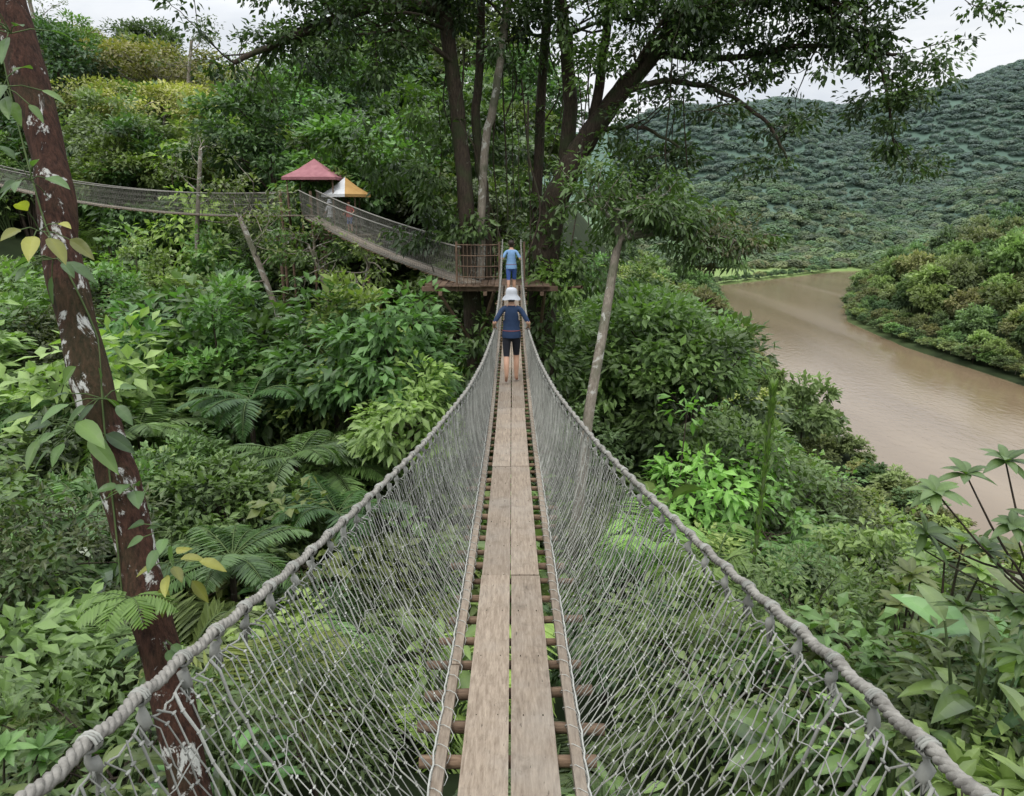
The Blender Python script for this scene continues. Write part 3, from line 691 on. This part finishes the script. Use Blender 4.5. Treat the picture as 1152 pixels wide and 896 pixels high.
for (pts,r) in [([(-9.6,33,-13),(-10.6,33,-6),(-12.3,33.2,-.4)],.2),([(-8,34,-13),(-8.6,34,-6),(-9.3,34.2,-2)],.11),([(-7.4,33.8,-13),(-8,33.8,-6),(-8.9,34,-3.4),(-9.6,34.2,-1.6)],.1),([(-17,40,-12),(-17.5,40,-4),(-16.6,40,3)],.17),([(-8.7,33.6,-13),(-7.6,33.6,-6),(-6.6,33.4,-2.4)],.08),([(-26,62,-8),(-26.5,62,6),(-25.5,62,13)],.2),([(-42,70,-4),(-42,70,8),(-43,70,20)],.25),([(-19,58,-8),(-18.6,58,4),(-19.5,58,10)],.17)]:
    mb=MB(); s2=smooth_path(pts,22); tubes(mb,s2,np.linspace(r,r*.6,22),8,0); tp=[]
    for k in range(15,22): twig(mb,s2[k],rs.normal(0,1,3)*A([1,1,.4])+A([0,0,.5]),1.2+6*(r-.08),.04,1,tp,rs,mat=0)
    tipleaves(mb,tp,16,.45+1.5*(r-.08),.26,.12,1,rs); mb.obj('slender_pale_tree',[M_barkp,M_mid])

# ------------------------------------------------------------ suspension walkway
M_plank=plankmat('weathered_plank')
M_log=basic('rung_wood',(.08,.048,.03),(.22,.15,.095),6,.8,.4,(1,8,8),5,lvmix=.3)
M_rope=basic('grey_rope',(.10,.093,.08),(.27,.255,.225),24,.9,.3,(1,1,1),7)
M_net=basic('net_twine',(.16,.16,.14),(.34,.34,.305),5,.9,0,(1,1,1),5,lvmix=.35)
M_netd=basic('net_twine_far',(.15,.145,.12),(.25,.24,.205),6,.9,0)
M_lash=basic('white_lashing',(.24,.24,.215),(.42,.42,.38),20,.85)

def walkway(name,C,W,Hh,half=.31,net=.043,levels=13,netr=.0027,twist=True,rung=.3,ropeR=.0088,tie=.22,nmat=None,plankw=.215):
    root=empty(name,tuple(C[0]))
    C=A(C); seg=np.linalg.norm(np.diff(C,axis=0),axis=1); s=np.concatenate([[0],np.cumsum(seg)]); LN=s[-1]
    T=nrm(np.gradient(C,axis=0)); Lt=nrm(np.cross(T,A([0,0,1.])))
    def at(u,arr): return np.stack([np.interp(u,s,arr[:,k]) for k in range(3)],-1)
    def w_(u): return np.interp(u,s,W)
    def h_(u): return np.interp(u,s,Hh)
    def top(u,sd):
        return at(u,C)+at(u,Lt)*(sd*w_(u))[...,None]+A([0,0,1])*h_(u)[...,None]
    def bot(u,sd): return at(u,C)+at(u,Lt)*(sd*(half+.03))+A([0,0,-.03])
    rs=np.random.RandomState(int(LN*7)%1000)
    def fin(mb,nm,mats):
        o=mb.obj(nm,mats,root); o.location=-Vector(root.location); return o
    mb=MB()
    for sd in (-.5,.5):
        a=0
        while a<LN-.05:
            b=min(a+3.05,LN); u=np.linspace(max(a,0)+.006,b-.006,14)
            c=at(u,C)+at(u,Lt)*(sd*(plankw+.009)+rs.normal(0,.002)); c[:,2]+=rs.normal(0,.003)
            ribbon(mb,c,at(u,Lt),plankw-.002,.035,0,rs.rand()); a+=3.05
        a=0
        while a<LN-.05:
            b=min(a+2.4,LN); u=np.linspace(a+.003,b-.003,10); c=at(u,C)+at(u,Lt)*(sd*2*half+rs.normal(0,.003)); c[:,2]+=rs.normal(0,.003)
            ribbon(mb,c,at(u,Lt),.05,.045,0,rs.rand()*.8); a+=2.4
    if twist:
        for u in np.arange(.1,LN,rung*2):
            for x in (-.17,-.06,.06,.17):
                c=at(u,C)+at(u,Lt)*(x+rs.normal(0,.006)); tubes(mb,A([c+[0,0,-.004],c+[0,0,.003],c+[0,0,.0035]]),A([.0035,.0035,.0005]),6,1)
    fin(mb,'planks',[M_plank,M_bark])
    mb=MB(); us=np.arange(.1,LN,rung)
    for u in us:
        u=u+rs.normal(0,.02); c=at(u,C); l=at(u,Lt); t=at(u,T)
        a=c-l*rs.uniform(.36,.50)+t*rs.normal(0,.015); b=c+l*rs.uniform(.36,.5)+t*rs.normal(0,.015); a[2]-=.068;b[2]-=.068
        rr=rs.uniform(.02,.03); q=np.linspace(a,b,5)+rs.normal(0,.003,(5,3)); q2=np.concatenate([q[:1],q,q[-1:]])
        q2[0]+=(a-b)*.002;q2[-1]+=(b-a)*.002
        tubes(mb,q2,A([.001,rr,rr*1.05,rr,rr*.95,rr,.001]),8,0,rs.rand())
    fin(mb,'cross_rungs',[M_log])
    mbr=MB(); mbn=MB(); mbl=MB()
    for sd in (-1.,1.):
        if twist:
            u=np.arange(0,LN,.016); c=top(u,sd); l=at(u,Lt); up=A([0,0,1.])
            c[:,2]+=.006*np.sin(u*2*math.pi/tie)
            for k in range(3):
                ph=u*2*math.pi/.075+k*2*math.pi/3
                tubes(mbr,c+l*(np.cos(ph)*ropeR)[:,None]+up*(np.sin(ph)*ropeR)[:,None],ropeR*1.08,7,0)
        else:
            u=np.linspace(0,LN,60); tubes(mbr,top(u,sd),ropeR*2.2,6,0)
        u=np.linspace(0,LN,80); tubes(mbr,bot(u,sd)-A([0,0,.02]),.012,5,0)
        tu=np.arange(.05,LN,tie)
        if twist:
            tu=tu+rs.normal(0,.014,len(tu)); tu=np.clip(tu,0.02,LN)
            tc=top(tu,sd)
            P=np.stack([tc-A([0,0,.01]),tc-A([0,0,.035]),tc-A([0,0,.052]),tc-A([0,0,.072]),tc-A([0,0,.09]),tc-A([0,0,.14])],1)+rs.normal(0,.005,(len(tu),6,3))
            tubes(mbn,P,A([.008,.007,.016,.015,.007,.003]),7,0,rs.rand(len(tu))*.5)
            for off in (-.014,.014):
                tv=at(tu,T)*off; P=np.stack([tc-A([0,0,.05]),tc-A([0,0,.08])+tv,tc-A([0,0,.11])+tv*1.4,tc-A([0,0,.08])+tv*.3],1)+rs.normal(0,.004,(len(tu),4,3))
                tubes(mbn,P,.0042,4,0,rs.rand(len(tu)))
            a=np.linspace(0,2*math.pi,10); l=at(tu,Lt)
            for dx in (-.010,0,.010):
                c=top(tu+dx,sd); P=c[:,None,:]+(l[:,None,:]*np.cos(a)[None,:,None]+A([0,0,1.])*np.sin(a)[None,:,None])*(ropeR*2.3)
                tubes(mbn,P,.0046,4,0,rs.rand(len(tu))*.5)
        nu=np.arange(net,LN-net,net); K=levels
        kk=np.linspace(0,1,K+1)
        st=(np.arange(len(nu))%2*2-1)
        amp=np.interp(kk,[0,.25,1],[.12,.22,.32])
        U=nu[:,None]+np.where((np.arange(K+1)%2)[None]==0,1,-1)*st[:,None]*net*amp[None]+rs.normal(0,net*.06,(len(nu),K+1))+np.cumsum(rs.normal(0,net*.02,(len(nu),K+1)),1)
        tu0=tu[np.clip(np.round((nu-.05)/tie).astype(int),0,len(tu)-1)]
        U[:,0]=nu*.7+tu0*.3 if twist else nu
        U[:,-1]=nu
        U=np.clip(U,0,LN)
        tp=top(U,sd)-A([0,0,.02]); bt=bot(U,sd)
        f=kk[None,:,None]+rs.normal(0,.006,(len(nu),K+1,1))*A([0]+[1]*(K-1)+[0])[None,:,None]
        V=tp*(1-f)+bt*f
        belly=np.sin(kk*math.pi)[None,:,None]*.05
        V=V+at(U,Lt)*sd*belly
        V[:,0,2]-=.055*(twist)
        rad=netr*rs.uniform(.8,1.2,(len(nu),1))*np.ones((1,K+1))
        if twist: rad[::5]*=1.7
        tubes(mbn,V,rad,4 if twist else 3,0,rs.rand(len(nu)))
        if twist:
            kp=V[:,1:-1].reshape(-1,3); kp2=kp[rs.rand(len(kp))<.8]; dv=at(np.full(len(kp2),0.),T)*.010
            Pk=np.stack([kp2-dv,kp2,kp2+dv],1); tubes(mbn,Pk,A([netr*.9,netr*1.9,netr*.9]),5,0,rs.rand(len(kp2)))
            u=np.arange(0,LN,.03); c=top(u,sd); c[:,2]-=.07+.02*np.abs(np.sin((u-.05)*math.pi/tie)); tubes(mbn,c+rs.normal(0,.003,c.shape),.0035,4,0)
        for f0 in ((.2,.4,.6,.8) if twist else (.25,.5,.75,)):
            u=np.arange(0,LN,.06); c=top(u,sd)*(1-f0)+bot(u,sd)*f0+at(u,Lt)*sd*.05*math.sin(f0*math.pi)+rs.normal(0,.009,(len(u),3)); tubes(mbn,c,netr*.75,4,0)
        u=np.arange(0,LN,.022) if twist else np.arange(0,LN,.1)
        c=at(u,C)+at(u,Lt)*(sd*half); ph=u*2*math.pi/.16+.6*np.sin(u*3.1)
        c=c+at(u,Lt)*(np.cos(ph)*.038)[:,None]+A([0,0,1.])*(np.sin(ph)*.032-.02)[:,None]
        tubes(mbl,c,.0024,4,0)
        u=np.arange(0,LN,.05); tubes(mbl,at(u,C)+at(u,Lt)*(sd*(half+.036))+A([0,0,.006])+rs.normal(0,.003,(len(u),3)),.005,5,0)
    fin(mbr,'hand_ropes',[M_rope]); fin(mbn,'side_netting',[nmat or M_net]); fin(mbl,'rail_lashing',[M_lash])
    return root
def dz(y): return -2.39-.0697*(y-2.47)+.00597*(y-2.47)*(y-12.8)
yy=np.linspace(-1.2,23.9,90)
C=np.stack([yy*0-.012,yy,dz(yy)],1)
W=np.interp(yy,[-1.5,1,1.66,2.6,5.1,7.5,9.6,12.8,20,24],[.82,.86,.89,.86,.66,.48,.385,.31,.29,.3])
Hh=np.interp(yy,[-1.5,1,1.66,2.6,5,10,13,20,24],[1.37,1.17,1.10,1.02,.98,1.0,.98,1.05,1.5])
walkway('suspension_walkway',C,W,Hh)
def span(a,b,sag,n=50):
    t=np.linspace(0,1,n)[:,None]; p=A(a)*(1-t)+A(b)*t; p[:,2]-=(sag*4*t*(1-t))[:,0]; return p
C2=span((-1.35,24.6,-2.45),(-10.3,37.2,-.3),.22)
walkway('suspension_walkway',C2,np.full(50,.45),np.full(50,1.2),net=.085,levels=8,netr=.007,twist=False,tie=.36,nmat=M_netd,ropeR=.014)
C3=span((-11.2,37.3,-.3),(-33,47.2,1.6),.6)
walkway('suspension_walkway',C3,np.full(50,.5),np.full(50,1.1),net=.10,levels=8,netr=.0085,twist=False,tie=.39,nmat=M_netd,ropeR=.014)
C4=span((-33.2,47.3,1.6),(-62,58,4.5),.6)
walkway('suspension_walkway',C4,np.full(50,.5),np.full(50,1.1),net=.13,levels=6,netr=.009,twist=False,tie=.45,nmat=M_netd,ropeR=.014)

# ---- tree platform
M_beam=basic('platform_beam',(.07,.043,.028),(.18,.12,.08),4,.8,.3,(1,1,1),5,lvmix=.25)
mb=MB(); rs=np.random.RandomState(3)
for k in range(17):
    x=-2.6+k*.235; box(mb,(x,25.2+rs.normal(0,.06),-2.5+rs.normal(0,.006)),(.215,2.5,.04),1,rs.rand())
for yv in (24.2,25.2,26.2): box(mb,(-.75,yv,-2.61),(4.6,.14,.16),1,rs.rand())
for x in (-2.4,-.9,1.0): box(mb,(x,25.2,-2.75),(.12,2.7,.12),1,rs.rand())
for p0,p1 in [((-2.5,24.1,-2.7),(-1.4,25.6,-4.8)),((1.1,24.1,-2.7),(1.0,26.2,-4.8)),((-.6,24.1,-2.7),(-1.2,25.6,-4.6)),((2.4,24.6,-2.6),(1.3,26.3,-2.9))]:
    tubes(mb,A([p0,(A(p0)+A(p1))/2,p1]),.06,7,1)
for x,yv in ((-.42,24.05),(.4,24.05),(-1.85,24.1)):
    tubes(mb,A([(x,yv,-2.7),(x,yv,-1.8),(x,yv,-1.05)]),.04,8,1)
for z in (-1.15,-1.5,-1.85,-2.2): tubes(mb,A([(-.42,24.05,z),(-1.1,24.07,z-.02),(-1.85,24.1,z)]),.018,5,1)
for x in np.arange(-1.75,-.45,.13): tubes(mb,A([(x,24.08,-2.5),(x,24.08,-1.8),(x,24.08,-1.12)]),.010,4,1)
for a,b in (((-.36,23.9,-.95),(-1.6,25.5,3)),((.34,23.9,-.95),(1.7,26.2,1.6))):
    tubes(mb,A([a,(A(a)+A(b))/2-A([0,0,.05]),b]),.008,5,2)
mb.obj('tree_platform',[M_plank,M_beam,M_bark])

# ---- shelter huts
M_red=basic('roof_red',(.20,.075,.085),(.30,.13,.14),3,.8)
M_oran=basic('roof_orange',(.34,.19,.06),(.44,.27,.10),3,.8)
M_white=basic('roof_white',(.40,.41,.41),(.55,.55,.55),3,.8)
hut=empty('shelter_hut',(-10.2,39,-1.3))
def H_(mb,nm,mats):
    o=mb.obj(nm,mats,hut); o.location=-Vector(hut.location); return o
mb=MB()
for k in range(20): box(mb,(-12+k*.24,39.1,-1.3),(.22,3.4,.05),0,RS.rand())
for yv in (37.6,39,40.6): box(mb,(-9.7,yv,-1.43),(5,.16,.18),1)
for x,yv in ((-12,37.6),(-7.5,37.6),(-12,40.6),(-7.5,40.6),(-9.7,37.6),(-9.7,40.6)): tubes(mb,A([(x,yv,-14),(x,yv,-6),(x,yv,-1.3)]),.09,8,1)
H_(mb,'platform',[M_plank,M_beam])
mb=MB()
def pyr(mb,c,w,h,mats4,rz=0.):
    c=A(c); q=[]
    for sx_,sy_ in ((-1,-1),(1,-1),(1,1),(-1,1)):
        x_,y_=sx_*w/2,sy_*w/2; q.append(c+A([x_*math.cos(rz)-y_*math.sin(rz),x_*math.sin(rz)+y_*math.cos(rz),0]))
    ap=c+A([0,0,h])
    for k in range(4):
        a,b=q[k],q[(k+1)%4]; m1=(a+ap)/2-A([0,0,h*.07]); m2=(b+ap)/2-A([0,0,h*.07])
        mb.add([a,b,m2,m1],[[0,1,2,3]],mats4[k]); mb.add([m1,m2,ap],[[0,1,2]],mats4[k])
        mb.add([a-A([0,0,.14]),b-A([0,0,.14]),b,a],[[0,1,2,3]],mats4[k])
pyr(mb,(-10.2,38.6,1.55),2.7,.95,[0,0,0,0])
pyr(mb,(-8.55,38.1,.72),1.75,.85,[1,1,2,2],.95)
H_(mb,'roofs',[M_red,M_oran,M_white])
mb=MB()
for cx,cy,w,z in ((-10.2,38.6,2.3,1.5),(-8.55,38.1,1.1,.75)):
    for a in (-1,1):
        for b in (-1,1): tubes(mb,A([(cx+a*w/2,cy+b*w/2,-1.3),(cx+a*w/2,cy+b*w/2,0),(cx+a*w/2,cy+b*w/2,z)]),.04,6,0)
H_(mb,'posts',[M_beam])
mb=MB()
for k in range(7): box(mb,(-10.75+(k-3)*.24,37.35,-.33),(.22,1.5,.05),0,RS.rand())
for a,b in ((-11.5,36.7),(-10.0,36.7),(-11.5,38),(-10,38)): tubes(mb,A([(a,b,-13),(a,b,-6),(a,b,.85)]),.07,7,1)
mb.obj('junction_platform',[M_plank,M_beam])

M_wall=basic('house_wall',(.5,.5,.48),(.6,.6,.58),2,.9); M_rf=basic('house_roof',(.3,.2,.17),(.36,.25,.2),2,.9); M_win=basic('house_window',(.05,.06,.07),None,2,.3)
for hx,hy,w in ((300,775,16),(325,785,12),(284,782,10)):
    hz=float(Hgt(hx,hy))+8; mb=MB(); box(mb,(0,0,0),(w,8,6),0)
    for e in np.linspace(-w*.38,w*.38,4): box(mb,(e,-4.02,.4),(1.5,.1,1.8),2)
    mb.add([(-w/2-.6,-4.6,3.02),(w/2+.6,-4.6,3.02),(w/2+.6,0,5.4),(-w/2-.6,0,5.4),(w/2+.6,4.6,3.02),(-w/2-.6,4.6,3.02)],[[0,1,2,3],[3,2,4,5]],1)
    mb.add([(-w/2,-4,3),(-w/2,4,3),(-w/2,0,5.2)],[[0,1,2]],0); mb.add([(w/2,-4,3),(w/2,4,3),(w/2,0,5.2)],[[0,1,2]],0)
    box(mb,(0,0,-8),(w*.9,7.4,10),0)
    o=mb.obj('white_house',[M_wall,M_rf,M_win]); o.location=(hx,hy,hz)

# ------------------------------------------------------------ people
M_skin=basic('skin',(.42,.24,.16),(.48,.29,.20),6,.55)
M_hair=basic('hair',(.02,.013,.01),(.035,.022,.016),30,.5)
M_shoe=basic('sandals',(.30,.08,.05),(.36,.12,.08),8,.6)
def cloth(n,c): return basic(n,c,tuple(min(1,v*1.35+.004) for v in c),9,.85,.3)
def person(name,loc,rz,topc,botc,hatc,rope_w=.30,rope_h=.98,stride=.12,slv=1.16,short=.52):
    root=empty(name,loc); root.rotation_euler=(0,0,rz)
    J={};
    def j(n,p,r): J[n]=(p,r)
    s=stride
    j('pel',(0,0,.93),(.155,.11)); j('waist',(0,.005,1.07),(.125,.09)); j('chest',(0,.01,1.25),(.155,.10)); j('nb',(0,.0,1.40),(.085,.07)); j('neck',(0,.01,1.46),(.048,.048))
    j('chin',(0,.035,1.53),(.07,.078)); j('head',(0,.02,1.60),(.078,.092)); j('crown',(0,.01,1.67),(.055,.065))
    for sd,nm in ((-1,'L'),(1,'R')):
        j('sh'+nm,(sd*.165,0,1.365),(.058,.055)); j('el'+nm,(sd*(rope_w-.0),-.07,1.13),(.042,.042)); j('wr'+nm,(sd*(rope_w+.01),.12,rope_h+.055),(.026,.026)); j('pm'+nm,(sd*(rope_w+.0),.19,rope_h+.035),(.03,.022))
        k=s*(1 if sd>0 else -1); lift=.07 if k<0 else 0
        j('hp'+nm,(sd*.088,0,.86),(.098,.098)); j('kn'+nm,(sd*.09,k*.55+.03,.50+lift*.3),(.058,.058)); j('cf'+nm,(sd*.09,k*.8-.02,.34+lift*.5),(.055,.055)); j('an'+nm,(sd*.09,k-.02,.085+lift),(.036,.036)); j('to'+nm,(sd*.10,k+.14,.032+lift*.15),(.038,.028))
    nm=list(J); E=[('pel','waist'),('waist','chest'),('chest','nb'),('nb','neck'),('neck','chin'),('chin','head'),('head','crown')]
    for a in 'LR': E+=[('nb','sh'+a),('sh'+a,'el'+a),('el'+a,'wr'+a),('wr'+a,'pm'+a),('pel','hp'+a),('hp'+a,'kn'+a),('kn'+a,'cf'+a),('cf'+a,'an'+a),('an'+a,'to'+a)]
    me=bpy.data.meshes.new('body'); me.from_pydata([J[n][0] for n in nm],[(nm.index(a),nm.index(b)) for a,b in E],[])
    ob=bpy.data.objects.new('body_tmp',me); SC.collection.objects.link(ob)
    md=ob.modifiers.new('s','SKIN'); md.use_smooth_shade=True
    for i_,n in enumerate(nm):
        v=me.skin_vertices[0].data[i_]; v.radius=J[n][1]; v.use_root=(n=='pel')
    sb=ob.modifiers.new('ss','SUBSURF'); sb.levels=2; sb.render_levels=2
    dg=bpy.context.evaluated_depsgraph_get(); m2=bpy.data.meshes.new_from_object(ob.evaluated_get(dg))
    bpy.data.objects.remove(ob)
    m2.name='body'
    for mm in (M_skin,topc,botc,M_shoe,M_hair):
        m2.materials.append(mm)
    for p in m2.polygons:
        c=p.center; p.use_smooth=True
        x,y_,z=abs(c.x),c.y,c.z; mi=0
        if z<.065: mi=3
        elif short<z<=.95 and x<.21: mi=2
        elif z>.95 and z<1.435 and (x<.2 or z>slv): mi=1
        elif z>1.5 and (y_<.04 or z>1.64): mi=4
        p.material_index=mi
    b=bpy.data.objects.new('body',m2); SC.collection.objects.link(b); b.parent=root
    mb=MB()
    for sd in (-1,1):
        bx=sd*rope_w;
        for f in range(4):
            yk=.175+f*.021; q=A([(bx-sd*.0,yk-.01,rope_h+.05),(bx+sd*.03,yk,rope_h+.03),(bx+sd*.033,yk+.004,rope_h-.005),(bx+sd*.012,yk+.004,rope_h-.026)])
            tubes(mb,smooth_path(q,6),np.linspace(.0095,.007,6)*(1-.08*abs(f-1)),6,0)
        tubes(mb,smooth_path([(bx-sd*.01,.15,rope_h+.045),(bx-sd*.035,.18,rope_h+.02),(bx-sd*.03,.20,rope_h-.012)],5),np.linspace(.011,.008,5),6,0)
    tubes(mb,A([(0,.10,1.60),(0,.125,1.572),(0,.105,1.56)]),A([.006,.013,.01]),6,0)
    for sd in (-1,1):
        tubes(mb,A([(sd*.076,.02,1.555),(sd*.088,.012,1.58),(sd*.078,.015,1.605)]),A([.006,.014,.006]),6,0)
        tubes(mb,A([(sd*.02,.104,1.60),(sd*.03,.106,1.602),(sd*.04,.10,1.60)]),A([.003,.008,.003]),6,1)
    tubes(mb,A([(-.022,.108,1.53),(0,.113,1.528),(.022,.108,1.53)]),A([.003,.006,.003]),6,2)
    o=mb.obj('hands_and_face',[M_skin,M_hair,M_shoe],root)
    def lathe(mb,prof,mat,seg=24,cy=.012,ex=1.0,wob=0):
        a=np.arange(seg)*2*math.pi/seg; V=[]
        for r,z in prof: V.append(np.stack([np.cos(a)*r,np.sin(a)*r*ex+cy,np.full(seg,z)+wob*np.sin(3*a)*r],1))
        V=np.concatenate(V); m_=len(prof); i_=np.arange(m_-1)[:,None]*seg; k=np.arange(seg)[None]; k2=(k+1)%seg
        mb.add(V,np.stack([i_+k,i_+k2,i_+seg+k2,i_+seg+k],-1).reshape(-1,4),mat,.5,True)
    mb=MB()
    if hatc: lathe(mb,[(.165,1.545),(.16,1.56),(.105,1.625),(.102,1.66),(.10,1.70),(.085,1.735),(.05,1.75),(.004,1.755)],0,wob=.06)
    else: lathe(mb,[(.085,1.6),(.094,1.64),(.085,1.69),(.05,1.715),(.004,1.72)],0)
    mb.obj('sun_hat' if hatc else 'hair',[hatc or M_hair],root)
    mb=MB(); lathe(mb,[(.172,.86),(.175,.88),(.168,.95),(.155,1.02),(.148,1.08),(.155,1.16)],0,ex=.80,cy=.0); lathe(mb,[(.166,.985),(.168,.993),(.166,1.0)],1,ex=.82,cy=0)
    mb.obj('shirt_hem_and_belt',[topc,M_bag],root)
    return root
M_bag=cloth('waist_strap',(.18,.06,.06))
M_navy=cloth('navy_shirt',(.012,.026,.060)); M_blk=cloth('black_shorts',(.010,.011,.016)); M_hat=cloth('grey_hat',(.30,.31,.33)); M_wt=cloth('white_shirt',(.5,.5,.52)); M_bl=cloth('blue_shorts',(.04,.08,.25)); M_rd=cloth('red_shirt',(.4,.07,.06)); M_lb=cloth('light_blue_shirt',(.15,.26,.42))
person('woman_walking',(-.01,12.75,dz(12.75)),0,M_navy,M_blk,M_hat,rope_w=.305)
person('person_walking',(-.02,22.3,dz(22.3)),0,M_lb,M_bl,None,rope_w=.29,rope_h=1.2,slv=1.2)
person('person_standing',(-9.3,37.6,-1.27),.6,M_wt,M_blk,M_hat,rope_w=.25,stride=.02)
person('person_standing',(-8.3,37.5,-1.27),2.6,M_rd,M_bl,None,rope_w=.25,stride=.02)

# ------------------------------------------------------------ world, sun, camera
w=bpy.data.worlds.new('World'); SC.world=w; w.use_nodes=True; nt=w.node_tree; nt.nodes.clear(); L=nt.links
sky=N_(nt,'ShaderNodeTexSky',sky_type='NISHITA'); sky.sun_disc=False; sky.sun_elevation=math.radians(58); sky.sun_rotation=math.radians(200)
tc=N_(nt,'ShaderNodeTexCoord'); mp=N_(nt,'ShaderNodeMapping'); mp.inputs['Scale'].default_value=(1,1,3.2); L.new(tc.outputs['Generated'],mp.inputs[0])
nz=noise(nt,3.2,6,mp.outputs[0],.55,.3)
sx=N_(nt,'ShaderNodeSeparateXYZ'); L.new(tc.outputs['Generated'],sx.inputs[0])
cl=mixc(nt,maprange(nt,nz,.35,.62,0,1),(7.2,7.7,8.4),(9.9,10.1,10.3))
up=maprange(nt,sx.outputs[2],.2,1,1,3.6)
vm=N_(nt,'ShaderNodeVectorMath',operation='SCALE'); L.new(cl,vm.inputs[0]); L.new(up,vm.inputs['Scale'])
cm=mixc(nt,.95,sky.outputs[0],vm.outputs[0])
bg=N_(nt,'ShaderNodeBackground'); bg.inputs[1].default_value=.1; L.new(cm,bg.inputs[0])
o=N_(nt,'ShaderNodeOutputWorld'); L.new(bg.outputs[0],o.inputs[0])
sd=bpy.data.lights.new('sun','SUN'); sd.energy=1.5; sd.angle=math.radians(12); sd.color=(1,.96,.9)
so=bpy.data.objects.new('sun',sd); SC.collection.objects.link(so)
so.rotation_euler=(math.radians(32),0,math.radians(-20))
cd=bpy.data.cameras.new('camera'); cd.lens=25; cd.sensor_width=36; cd.clip_end=6000; cd.clip_start=.05
co=bpy.data.objects.new('camera',cd); SC.collection.objects.link(co); co.location=(0,0,0); co.rotation_euler=(math.radians(75.1),0,0)
SC.camera=co
SC.view_settings.view_transform='Standard'; SC.view_settings.look='None'; SC.view_settings.exposure=0
